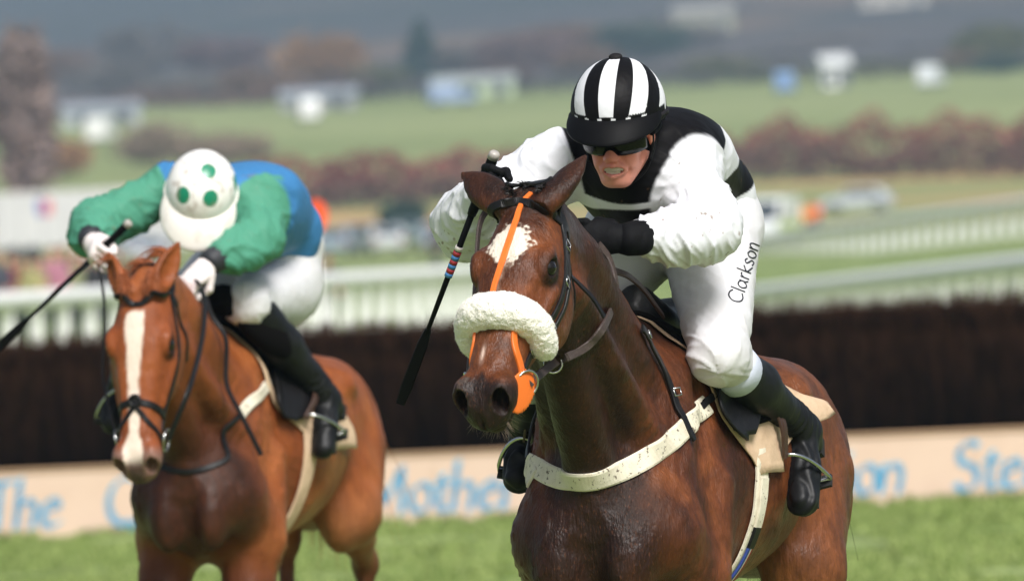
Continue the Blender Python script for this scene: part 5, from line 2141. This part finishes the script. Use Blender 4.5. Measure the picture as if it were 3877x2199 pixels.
bb = [p_(.035, -.078, .02)] + [hp1(*q) for q in ((1232, 524), (1262, 510), (1306, 506), (1350, 517), (1390, 540), (1416, 572))]
strap_on(T1, SURF1, bb, .021, .004, 'browband', M_LEA, B1)
strap_on(T1, SURF1, [hp1(1418, 578), p_(.005, .072, .03), p_(-.045, .045, .06), p_(-.055, 0, .075), p_(-.045, -.045, .06), p_(.005, -.075, .03)], .026, .004, 'headpiece', M_LEA, B1)
# orange strap down the face
strap_on(T1, SURF1, [p_(-.01, .012, .07)] + [hp1(*q) for q in ((1308, 512), (1296, 548), (1278, 600), (1258, 660), (1240, 715), (1226, 775))], .0135, .004, 'nose_strap', M_ORANGE, B1, widths=[.012, .013, .015, .016, .014, .013])
tq, lq, wq = H1.inv(hp1(1240, 785))
for s in (-1, 1):
    strap_on(T1, SURF1, [p_(tq, s * .052, .05), p_(tq + .05, s * .062, .04), p_(tq + .085, s * .078, .015), p_(tq + .115, s * .09, -.03)], .02, .004, 'nose_strap_branch', M_ORANGE, B1, widths=[.012, .016, .022, .026])
    bc = SURF1.near(p_(.468, s * .10, -.050))
    # orange bit guard: a disc against the lips
    n_ = unit(bc[1] * .5 + H1.l * s * .6 + vv(.55, 0, 0))
    F = grid(*limits([bc[0]], .08), .0035)
    F.add(ell(bc[0] + n_ * .008 + H1.a * .026, (.058, .0045, .042), np.array([unit(H1.a - n_ * (H1.a @ n_)), n_, np.cross(unit(H1.a - n_ * (H1.a @ n_)), n_)])), 0)
    V, Q = F.mesh()
    mesh_np('bit_guard', V, Q, M_ORANGE, B1)
    ringmesh(bc[0] + n_ * .016 - H1.w * .004, n_ + H1.a * .3, .031, .0032, 'bit_ring', M_STEEL, B1)
    # cheekpiece
    ck = [p_(.035, s * .088, .0), p_(.10, s * .105, -.03), p_(.18, s * .115, -.052), p_(.27, s * .11, -.055), p_(.36, s * .085, -.045), bc[0] - H1.a * .03]
    cp = strap_on(T1, SURF1, ck, .017, .004, 'cheekpiece', M_LEA, B1)
    ck2 = [p_(.06, s * .10, -.055), p_(.15, s * .112, -.075), p_(.24, s * .11, -.085), p_(.32, s * .095, -.075), p_(.39, s * .075, -.055)]
    strap_on(T1, SURF1, ck2, .012, .004, 'noseband_cheek', M_LEA, B1)
    for q, w_ in ((.075, -.035), (.165, -.062), (.30, -.07), (.385, -.05)):
        h = SURF1.near(p_(q, s * .11, w_))
        buckle(h[0], h[1], H1.a, 'buckle', B1)
    # loose strap end and throat lash
    P, N = snapped(SURF1, [p_(.12, s * .11, -.09), p_(.14, s * .10, -.15), p_(.18, s * .09, -.19)], 8, .003)
    strap_on(T1, SURF1, [p_(.015, s * .08, .0), p_(.05, s * .085, -.07), p_(.10, s * .082, -.14), p_(.16, s * .05, -.19)], .014, .003, 'throat_lash', M_LEA, B1)
    h = SURF1.near(p_(.13, s * .115, -.085))
    fe = [h[0] + h[1] * .004, h[0] + h[1] * .02 + vv(-.01, 0, -.02), h[0] + h[1] * .034 + vv(-.035, .01 * s, -.055), h[0] + h[1] * .038 + vv(-.06, .025 * s, -.10)]
    strap_free(fe, [h[1], h[1] + vv(.4, 0, 0)], .013, .003, 'strap_end', M_LEA, B1)
# sheepskin roll over the nose
ring = []
for a in np.linspace(-118, 118, 25):
    d = H1.l * math.sin(rad(a)) + H1.w * math.cos(rad(a))
    q = p_(tq, 0, -.03)
    h = SURF1.ray(q + d * .4 + H1.a * .0, -d)
    ring.append(h[0])
ring = np.array(ring)
for _ in range(3):
    ring[1:-1] = (ring[:-2] + 2 * ring[1:-1] + ring[2:]) / 4
F = grid(*limits(ring, .08), .0035)
cen = p_(tq, 0, -.03)
for i in range(len(ring) - 1):
    r0 = .038 - .012 * abs(i - 11.5) / 12
    o_ = [unit(ring[j] - cen) * .012 + H1.a * (.012 if abs(j - 12) > 8 else 0) for j in (i, i + 1)]
    F.add(cap(ring[i] + o_[0], ring[i + 1] + o_[1], r0, r0), .02)
V, Q = F.mesh()
wn2 = fbm(V * 70, 3)
V = displaced(V, Q, wn2 * .0028 + fbm(V * 14, 2) * .003)
sk_o = mesh_np('sheepskin_noseband', V, Q, M_WOOL, B1)
rg = np.random.RandomState(8)
Nn = normals(V, Q)
sel = rg.choice(len(V), 9000)
hair_tufts('wool', M_WOOL, sk_o, V[sel] - Nn[sel] * .002, Nn[sel], .0048, .0010, 3, .2, .7, rg)['kind'] = 'stuff'
# running reins
for s, hand in ((1, G1['wL'] + unit(G1['dL']) * .09), (-1, G1['wR'] + vv(.06, .04, -.03))):
    bc = SURF1.near(p_(.468, s * .10, -.050))
    rg_ = bc[0] + unit(bc[1] + H1.l * s) * .02
    if s > 0:
        ringmesh(hp1(1382, 912) + vv(.012, .008, 0), vv(.9, .4, 0), .021, .0032, 'rein_ring', M_STEEL, B1)
        mids = [hp1(1385, 908) + vv(.012, .01, 0), hp1(1420, 894) + vv(.004, .006, 0), hp1(1470, 866) + vv(.0, .004, 0), hp1(1510, 818) + vv(0, .004, 0)]
        up = [T1.at(1538, 760, f=.42), T1.at(1544, 710, f=.40), T1.at(1528, 650, f=.38), T1.at(1500, 612, f=.40)]
        pts = [rg_] + mids + up
        nn = [vv(.9, .4, .1)] * 3 + [vv(.5, .85, 0)] * 2 + [vv(.2, 1, 0)] * 4
        strap_free(pts, nn, .021, .004, 'rein', M_REIN, B1, 10)
        # slack end of the rein hanging behind the hand
        e = [T1.at(1500, 625, f=.38), T1.at(1532, 672, f=.30), T1.at(1575, 692, f=.22), T1.at(1612, 725, f=.12), T1.at(1640, 762, f=.05), T1.at(1662, 792, f=-.02)]
        strap_free(e, [vv(.6, .7, .3), vv(.5, .7, .5)], .017, .004, 'rein_end', M_BROWNLEA, B1, 8)
    else:
        pts = [rg_, vv(.80, -.16, 1.60), vv(.60, -.20, 1.74), vv(.48, -.215, 1.88), hand]
        strap_free(pts, [vv(0, -1, 0)], .021, .004, 'rein', M_REIN, B1, 8)
MB().tube([p_(.468, -.075, -.052), p_(.475, 0, -.058), p_(.468, .075, -.052)], .007, 10).build('bit_bar', M_STEEL, B1, smooth=True)

# whiskers, forelock, mane and tail of the bay
rg = np.random.RandomState(11)
rt, dr = [], []
for i in range(120):
    a = rg.uniform(-1.3, 1.3)
    q = SURF1.near(p_(rg.uniform(.50, .60), math.sin(a) * .08, -.06 - .05 * math.cos(a)))
    rt.append(q[0]); dr.append(q[1] + H1.a * .3)
hair_tufts('whiskers', mat('whisker', S(150, 130, 112), .6), HORSE1, rt, dr, .026, .0005, 4, .2, .3, rg)['kind'] = 'stuff'
rt, dr = [], []
for i in range(170):
    t = rg.uniform(-.05, -.01)
    q = SURF1.near(p_(t, rg.uniform(-.03, .03), .12))
    rt.append(q[0]); dr.append(unit(q[1] * .7 + H1.l * rg.normal() * .6 + H1.a * .25))
hair_tufts('forelock', M_BLACKHAIR, HORSE1, rt, dr, .016, .0026, 5, 1.2, .3, rg)['kind'] = 'stuff'
nb_, nt_ = vv(-.02, 0, 1.70), p_(-.03, 0, .08)
rt, dr = [], []
for i in range(1700):
    t = rg.uniform(0, .82)
    q = SURF1.near(nb_ + (nt_ - nb_) * t + vv(0, rg.normal() * .008, .12))
    rt.append(q[0] - q[1] * .003); dr.append(unit(vv(-.3, -1.0, .25)))
hair_tufts('mane', M_BLACKHAIR, HORSE1, rt, dr, .085, .0016, 5, 1.6, .22, rg)['kind'] = 'stuff'
# tail
def tail(parent, m, dock, seed):
    rg = np.random.RandomState(seed)
    rt, dr = [], []
    for i in range(900):
        q = np.asarray(dock) + vv(rg.uniform(0, .12), rg.normal() * .022, rg.normal() * .022)
        rt.append(q); dr.append(vv(-1.0, rg.normal() * .08 - .24, -.25))
    o = hair_tufts('tail', m, parent, rt, dr, .75, .0022, 7, 1.3, .06, rg)
    o['kind'] = 'stuff'


tail(HORSE1, M_BLACKHAIR, (-1.47, 0, 1.36), 3)
tail(HORSE2, M_REDHAIR, (-1.47, 0, 1.36), 4)

# ---------------------------------------------------------------- bay horse: breast girth
G_ = T1.empty('breast_girth', label='muddy cream elastic breast girth with black neck strap across the bay chest', cat='breast girth')
bgp = [vv(-.05, -.24, 1.36), vv(.12, -.24, 1.33), vv(.25, -.21, 1.29), vv(.33, -.17, 1.265)] + hits(T1, SURF1, [(1330, 1160), (1380, 1192), (1440, 1206), (1520, 1195), (1600, 1160), (1680, 1105), (1735, 1055), (1770, 1015)])
strap_on(T1, SURF1, bgp, .050, .005, 'band', M_GIRTH, G_, off=.004)
strap_on(T1, SURF1, hits(T1, SURF1, [(1750, 1022), (1772, 1003), (1794, 982)]), .018, .004, 'tab', M_LEA, G_, off=.010)
ns = hits(T1, SURF1, [(1600, 822), (1618, 850), (1645, 905), (1672, 965), (1700, 1035), (1732, 1105)])
strap_on(T1, SURF1, ns, .019, .004, 'neck_strap', M_LEA, G_, off=.009)
for q in ((1617, 842), (1688, 985)):
    h = T1.hit(SURF1, *q)
    if h:
        buckle(h[0] + h[1] * .008, h[1], vv(0, .2, -1), 'buckle', G_, .026, .018)
strap_on(T1, SURF1, [vv(.02, -.21, 1.50), vv(.10, -.21, 1.42), vv(.22, -.20, 1.31)], .019, .004, 'neck_strap', M_LEA, G_, off=.009)


# ---------------------------------------------------------------- saddles
def saddle(team, surf, g, label, clothlabel, cloth_cfg, girth_m, sd=None):
    root = team.empty('saddle', label=label, cat='saddle')
    # pad
    drape(surf, lambda a: -.46 + .05 * abs(a) / 90, lambda a: -.02 - .06 * abs(a) / 90, -68, 68, 'pad', M_BLKCLOTH, root, off=.014, thick=.016)
    # seat: a thin racing saddle on top of the withers
    F = grid(vv(-.62, -.30, 1.40), vv(.06, .30, 1.86), .009)
    F.add(loft((-.50, 0, 1.60), (1, 0, .01), (0, 1, 0), [(-.02, .01, .06, .02, .03, 2, 2), (.02, .02, .12, .05, .05, 2, 2), (.12, .0, .12, .05, .06, 2, 2), (.26, -.005, .09, .055, .06, 2, 2),
                                                          (.36, .02, .07, .07, .06, 2, 2), (.42, .03, .05, .075, .05, 2, 2), (.45, .03, .02, .03, .03, 2, 2)]), .02)
    V, Q = F.mesh()
    mesh_np('seat', V, Q, M_LEA, root)
    for s, nm in ((1, 'L'), (-1, 'R')):
        # flap hanging down the shoulder
        V, Fq = [], []
        nI, nJ = 18, 16
        for j in range(nJ + 1):
            v_ = j / nJ
            th = 28 + 44 * v_
            fc = -.22 + .13 * math.sin(v_ * 2.0)
            wd = .125 * math.sqrt(max(.02, 1 - v_ ** 3))
            for i in range(nI + 1):
                f = fc + wd * (i / nI * 2 - 1)
                d = vv(0, s * math.sin(rad(th)), math.cos(rad(th)))
                h = surf.ray(vv(f, 0, 1.25) + d * 1.2, -d)
                V.append(h[0] + h[1] * .034)
        Fq = np.array([(j * (nI + 1) + i, j * (nI + 1) + i + 1, (j + 1) * (nI + 1) + i + 1, (j + 1) * (nI + 1) + i) for j in range(nJ) for i in range(nI)])
        V = np.array(V).reshape(nJ + 1, nI + 1, 3)
        for _ in range(5):
            V[1:-1] = (V[:-2] + 2 * V[1:-1] + V[2:]) / 4
            V[:, 1:-1] = (V[:, :-2] + 2 * V[:, 1:-1] + V[:, 2:]) / 4
        V = V.reshape(-1, 3)
        o = mesh_np('flap', V, Fq, M_LEA, root)
        md = o.modifiers.new('thick', 'SOLIDIFY')
        md.thickness = .007
        # stirrup leather from the bar to the iron, iron round the ball of the foot
        an, to = g['a' + nm], g['t' + nm]
        fd = unit(to - an)
        d = g['a' + nm] - g['k' + nm]
        bk = unit(d - fd * (d @ fd))
        ball = an + fd * np.linalg.norm(to - an) * .55
        top = ball - bk * .105 + fd * .012
        bar = surf.near(vv(-.20, s * .26, 1.50))[0] + vv(0, s * .05, 0)
        mid = bar + (top - bar) * .5 + vv(0, s * .02, 0)
        strap_free([bar, mid, top], [vv(0, s, 0), vv(.3, s, .2)], .018, .004, 'stirrup_leather', M_BROWNLEA, root, 8)
        strap_free([bar + vv(-.02, 0, 0), mid + vv(-.012, s * .004, .0), top], [vv(0, s, 0), vv(.3, s, .2)], .018, .004, 'stirrup_leather', M_BROWNLEA, root, 8)
        ac = np.cross(fd, bk)
        arch = [ball + ac * .056 * math.cos(t) * (1.0 if math.sin(t) < .6 else 1.0) - bk * (.100 * math.sin(t)) ** 1 + bk * .038 * (1 - math.sin(t)) for t in np.linspace(0, math.pi, 24)]
        ir = MB()
        ir.tube(arch + [arch[0]], [.0052] * 24 + [.0052], 8)
        io = ir.build('stirrup_iron', M_STEEL, root, smooth=True)
        R_ = Matrix(np.array([ac, fd, bk]).T.tolist())
        MB().box(ball + bk * .046, (.112, .034, .009), rot=R_).build('tread', mat('rubber tread', S(30, 30, 30), .8), io)
    # girth
    P, N = girth_ring(surf, -.16, 1.20, 70, 290, 60, off=.006)
    ribbon(P, N, .055, .005, 'girth', girth_m, root)
    if sd:
        sd(root)
    # weight / number cloth
    c = cloth_cfg
    cl = team.empty('number_cloth', label=clothlabel, cat='saddle cloth')
    drape(surf, c['lo'], c['hi'], -c['th'], c['th'], 'cloth', c.get('mat', M_CHAM), cl, off=.009, post=c.get('post'), wob=.006, thick=.004)
    return root


def flap_out(px0, amt):
    def post(V):
        out = V.copy()
        k = sstep(-V[:, 0], px0, px0 + .22) * sstep(np.abs(V[:, 1]), .10, .26)
        out[:, 1] += np.sign(V[:, 1]) * k * amt
        out[:, 2] += -k * amt * .15 + np.sin(V[:, 0] * 40 + V[:, 2] * 22) * .007 * k
        return out
    return post


def lower_girth(root):
    # taped lower girth with red white and blue webbing on the near side
    P, N = girth_ring(SURF1, -.16, 1.20, 84, 150, 30, off=.013)
    a, b, c = len(P) * 5 // 12, len(P) * 7 // 12, len(P)
    ribbon(P[:a], N[:a], .034, .004, 'girth_tape', M_GIRTH, root)
    ribbon(P[a - 1:b], N[a - 1:b], .030, .005, 'girth_keeper', M_LEA, root)
    def web(m, N_, L, p, tc):
        pass
    for off, cc, nm in ((-.011, S(176, 34, 42), 'red'), (0, S(220, 214, 206), 'white'), (.011, S(44, 66, 140), 'blue')):
        Pq = P[b - 1:] + vv(off, 0, 0)
        ribbon(Pq, N[b - 1:], .011, .004, 'girth_webbing', mat('webbing ' + nm, cc, .8, bump=(300, .4, .002)), root)


SAD1 = saddle(T1, SURF1, G1, 'small black racing saddle under the striped cap jockey', 'tan number cloth under the saddle of the bay horse with a lifted rear corner',
              dict(lo=lambda a: -.40 - .24 * float(sstep(abs(a), 50, 58)) + .38 * float(sstep(abs(a), 62, 84)), hi=lambda a: -.04 + .04 * math.cos(rad(a)) - .10 * max(0, abs(a) - 55) / 35, th=92, post=flap_out(.42, .09)), M_GIRTH, lower_girth)
SAD2 = saddle(T2, SURF2, G2, 'black racing saddle under the spotted helmet jockey', 'tan edged number cloth under the saddle of the chestnut horse',
              dict(lo=lambda a: -.44 - .10 * float(sstep(abs(a), 60, 85)), hi=lambda a: .03 - .20 * max(0, abs(a) - 40) / 50, th=95, post=flap_out(.45, .05)), M_CHAM)

# ---------------------------------------------------------------- whips
def whip(team, a, b, label, rings, r0=.0105, r1=.0055, flap=True):
    root = team.empty('whip', label=label, cat='whip')
    a, b = np.asarray(a, float), np.asarray(b, float)
    d = unit(b - a)
    L_ = np.linalg.norm(b - a)
    m = mat('whip leather', S(13, 13, 14), .5, spec=.08, bump=(160, .4, .002))
    MB().tube([a + d * t * L_ for t in (.0, .03, .10, .22, .24)], [r0 * 1.15, r0 * 1.25, r0 * 1.1, r0 * 1.15, r0], 12).build('handle', m, root, smooth=True)
    MB().tube([a - d * .008, a - d * .003, a + d * .012], [r0 * .9, r0 * 1.25, r0 * 1.3], 14).build('end_cap', mat('whip cap', S(172, 166, 160), .35), root, smooth=True)
    MB().tube([a + d * t * L_ for t in (.238, .5, .72)], [r0 * .8, r0 * .7, r1], 10).build('shaft', m, root, smooth=True)
    for t, cc, nm in rings:
        MB().tube([a + d * t * L_, a + d * (t * L_ + .011)], r0 * .98, 10).build('ring', mat('whip ' + nm, cc, .5), root, smooth=True)
    sd = unit(np.cross(d, vv(1, .3, 0)))
    nn = np.cross(sd, d)
    ribbon(np.array([a + d * t * L_ for t in (.70, .76, .85, .93, 1.0)]), np.array([nn] * 5), .022, .008, 'flap', m, root, lift=-.004, widths=[.016, .026, .028, .028, .022])
    return root


red, blue, wht = (S(170, 50, 60), 'red'), (S(70, 130, 190), 'blue'), (S(220, 214, 206), 'white')
whip(T1, T1.at(1239, 388, f=.44), T1.at(1003, 1012, f=.22), 'long black whip with red and blue rings held upright beside the bay head',
     [(.365, *wht), (.385, *red), (.402, *blue), (.419, *red), (.436, *blue), (.453, *red), (.47, *blue)])
whip(T2, T2.at(322, 560, f=.44), T2.at(-40, 905, f=.40), 'black whip with pale cap held out by the spotted helmet jockey', [(.02, S(170, 130, 90), 'tan')])

# ---------------------------------------------------------------- chestnut horse: bridle, breast girth
B2 = T2.empty('bridle', label='dark leather bridle with crossed noseband on the chestnut horse', cat='bridle')
q_ = lambda *a: H2.p(*a)
strap_on(T2, SURF2, [q_(.03, -.085, .02), q_(.055, -.07, .08), q_(.065, 0, .11), q_(.055, .07, .08), q_(.03, .085, .02)], .018, .004, 'browband', M_LEA, B2)
strap_on(T2, SURF2, [q_(.03, .088, .0), q_(-.03, .075, -.02), q_(-.07, .045, .0), q_(-.08, 0, .02), q_(-.07, -.045, .0), q_(-.03, -.075, -.02), q_(.03, -.088, .0)], .022, .004, 'headpiece', M_LEA, B2)
strap_on(T2, SURF2, [q_(.40, -.09, -.06), q_(.385, -.06, .02), q_(.375, 0, .06), q_(.385, .06, .02), q_(.40, .09, -.06)], .022, .005, 'noseband', M_LEA, B2)
strap_on(T2, SURF2, [q_(.375, -.01, .06), q_(.43, .04, .05), q_(.47, .08, -.02), q_(.49, .08, -.06)], .015, .004, 'noseband_cross', M_LEA, B2)
strap_on(T2, SURF2, [q_(.375, .01, .06), q_(.43, -.04, .05), q_(.47, -.08, -.02), q_(.49, -.08, -.06)], .015, .004, 'noseband_cross', M_LEA, B2)
ring = SURF2.near(q_(.375, 0, .08))
ringmesh(ring[0] + ring[1] * .004, ring[1], .016, .006, 'noseband_pad', M_LEA, B2)
for s in (-1, 1):
    bc = SURF2.near(q_(.468, s * .10, -.050))
    strap_on(T2, SURF2, [q_(.03, s * .088, .0), q_(.10, s * .105, -.03), q_(.18, s * .115, -.05), q_(.27, s * .11, -.055), q_(.36, s * .085, -.05), bc[0] - H2.a * .03], .016, .004, 'cheekpiece', M_LEA, B2)
    strap_on(T2, SURF2, [q_(.02, s * .08, .0), q_(.06, s * .085, -.07), q_(.11, s * .082, -.14), q_(.17, s * .05, -.19)], .014, .003, 'throat_lash', M_LEA, B2)
    ringmesh(bc[0] + unit(bc[1] + H2.l * s) * .014, bc[1] + H2.l * s + H2.a * .4, .034, .0034, 'bit_ring', M_STEEL, B2)
    hnd = G2['w' + ('L' if s > 0 else 'R')] + unit(G2['d' + ('L' if s > 0 else 'R')]) * .09
    if s > 0:
        pts = [bc[0] + vv(0, .02, 0), T2.at(470, 985, f=.82), T2.at(500, 880, f=.66), T2.at(513, 790, f=.54), T2.at(505, 720, f=.44), hnd]
        strap_free(pts, [vv(.5, .8, 0)], .018, .004, 'rein', M_LEA, B2, 8)
        e = [hnd + vv(-.02, .02, 0), T2.at(530, 790, f=.36), T2.at(566, 850, f=.37), T2.at(568, 960, f=.40), T2.at(605, 1040, f=.45), T2.at(655, 1140, f=.42)]
        strap_free(e, [vv(.6, .7, 0)], .015, .004, 'rein_end', M_LEA, B2, 8)
    else:
        strap_free([bc[0] - vv(0, .02, 0), vv(.68, -.17, 1.48), vv(.52, -.20, 1.70), hnd], [vv(0, -1, 0)], .018, .004, 'rein', M_LEA, B2, 8)
BG2 = T2.empty('breast_girth', label='dark breast girth with a cream elastic insert on the chestnut horse', cat='breast girth')
strap_on(T2, SURF2, [vv(-.05, -.24, 1.36), vv(.15, -.22, 1.30), vv(.33, -.15, 1.24), vv(.42, 0, 1.19), vv(.36, .12, 1.22)] + hits(T2, SURF2, [(560, 1075), (605, 1035)]), .017, .004, 'strap', M_LEA, BG2, off=.004)
strap_on(T2, SURF2, hits(T2, SURF2, [(600, 1040), (635, 1000), (672, 955)]), .036, .006, 'elastic', M_GIRTH, BG2, off=.006)
strap_on(T2, SURF2, hits(T2, SURF2, [(668, 958), (690, 930), (705, 915)]), .026, .005, 'tab', M_LEA, BG2, off=.008)
rg = np.random.RandomState(21)
rt, dr = [], []
for i in range(420):
    q = SURF2.near(q_(rg.uniform(-.06, .02), rg.uniform(-.022, .022), .12))
    rt.append(q[0]); dr.append(unit(q[1] * .35 + H2.l * rg.normal() * .5 + H2.a * .8))
hair_tufts('forelock', M_REDHAIR, HORSE2, rt, dr, .035, .0020, 5, .8, .35, rg)['kind'] = 'stuff'
nb_, nt_ = vv(-.02, 0, 1.70), q_(-.03, 0, .08)
rt, dr = [], []
for i in range(1200):
    t = rg.uniform(0, 1)
    q = SURF2.near(nb_ + (nt_ - nb_) * t + vv(0, rg.normal() * .008, .12))
    rt.append(q[0] - q[1] * .003); dr.append(unit(vv(-.3, -1.0, .25)))
hair_tufts('mane', M_REDHAIR, HORSE2, rt, dr, .085, .0018, 5, 1.6, .22, rg)['kind'] = 'stuff'

# ---------------------------------------------------------------- lettering on the left thigh
LET = {'C': [[(.62, .82), (.45, .97), (.22, .95), (.05, .70), (.03, .40), (.14, .10), (.36, .02), (.60, .16)]],
       'l': [[(.06, 1.0), (.05, .02)]],
       'a': [[(.42, .48), (.30, .60), (.12, .55), (.04, .30), (.12, .05), (.28, .06), (.42, .30)], [(.44, .60), (.43, .20), (.50, .03)]],
       'r': [[(.08, .60), (.07, .02)], [(.07, .35), (.18, .56), (.32, .60)]],
       'k': [[(.06, 1.0), (.05, .02)], [(.36, .60), (.07, .30), (.38, .02)]],
       's': [[(.34, .52), (.22, .62), (.08, .50), (.18, .34), (.32, .20), (.22, .02), (.05, .08)]],
       'o': [[(.22, .60), (.06, .45), (.05, .18), (.20, .02), (.38, .16), (.40, .45), (.22, .60)]],
       'n': [[(.07, .60), (.06, .02)], [(.07, .38), (.20, .60), (.36, .52), (.37, .02)]]}
ADV = {'C': .70, 'l': .18, 'a': .58, 'r': .40, 'k': .46, 's': .44, 'o': .50, 'n': .48}


def thigh_text(parent, surf, team, word, p0, p1, height, skew, m):
    """p0/p1: photo points of the base line start and end; letters follow the cloth"""
    tot = sum(ADV[c] for c in word)
    p0, p1 = np.array(p0, float), np.array(p1, float)
    along = (p1 - p0) / tot
    al = unit(p1 - p0)
    upv = np.array([al[1], -al[0]])
    if upv[0] > 0:
        upv = -upv
    x = 0
    for c in word:
        b = MB()
        for stp in LET[c]:
            pts = spline([(q[0], q[1], 0) for q in stp], 7) if len(stp) > 2 else np.array([(q[0], q[1], 0) for q in np.linspace(stp[0], stp[1], 12)])
            out = []
            for q in pts:
                w = p0 + along * (x + q[0]) + upv * height * q[1] + al * skew * q[1]
                h = team.hit(surf, *w)
                if h:
                    out.append(h[0] + h[1] * .0002)
            if len(out) > 3:
                b.tube(out, .0021, 6)
        if b.v:
            b.build('letter', m, parent, smooth=True)
        x += ADV[c]


br1 = [c for c in J1.children if c.name.startswith('breeches')][0]
thigh_text(br1, BS1, T1, 'Clarkson', (1858, 762), (1905, 612), 38, 2, mat('ink', S(30, 32, 40), .6))

# black knee roll standing out from the chestnut's saddle, in front of the rider's knee
ka, kb = T2.at(572, 768, f=.10), T2.at(716, 868, f=-.10)
F = grid(*limits([ka, kb], .16), .006)
kd = unit(kb - ka)
F.add(ell((ka + kb) / 2 + vv(0, .035, -.015), (.155, .048, .070), rot_rows(kd)), 0)
F.add(ell(ka + vv(-.02, -.02, .02), (.07, .06, .05)), .04)
V, Q = F.mesh()
mesh_np('knee_roll', V, Q, M_BLKCLOTH, SAD2)
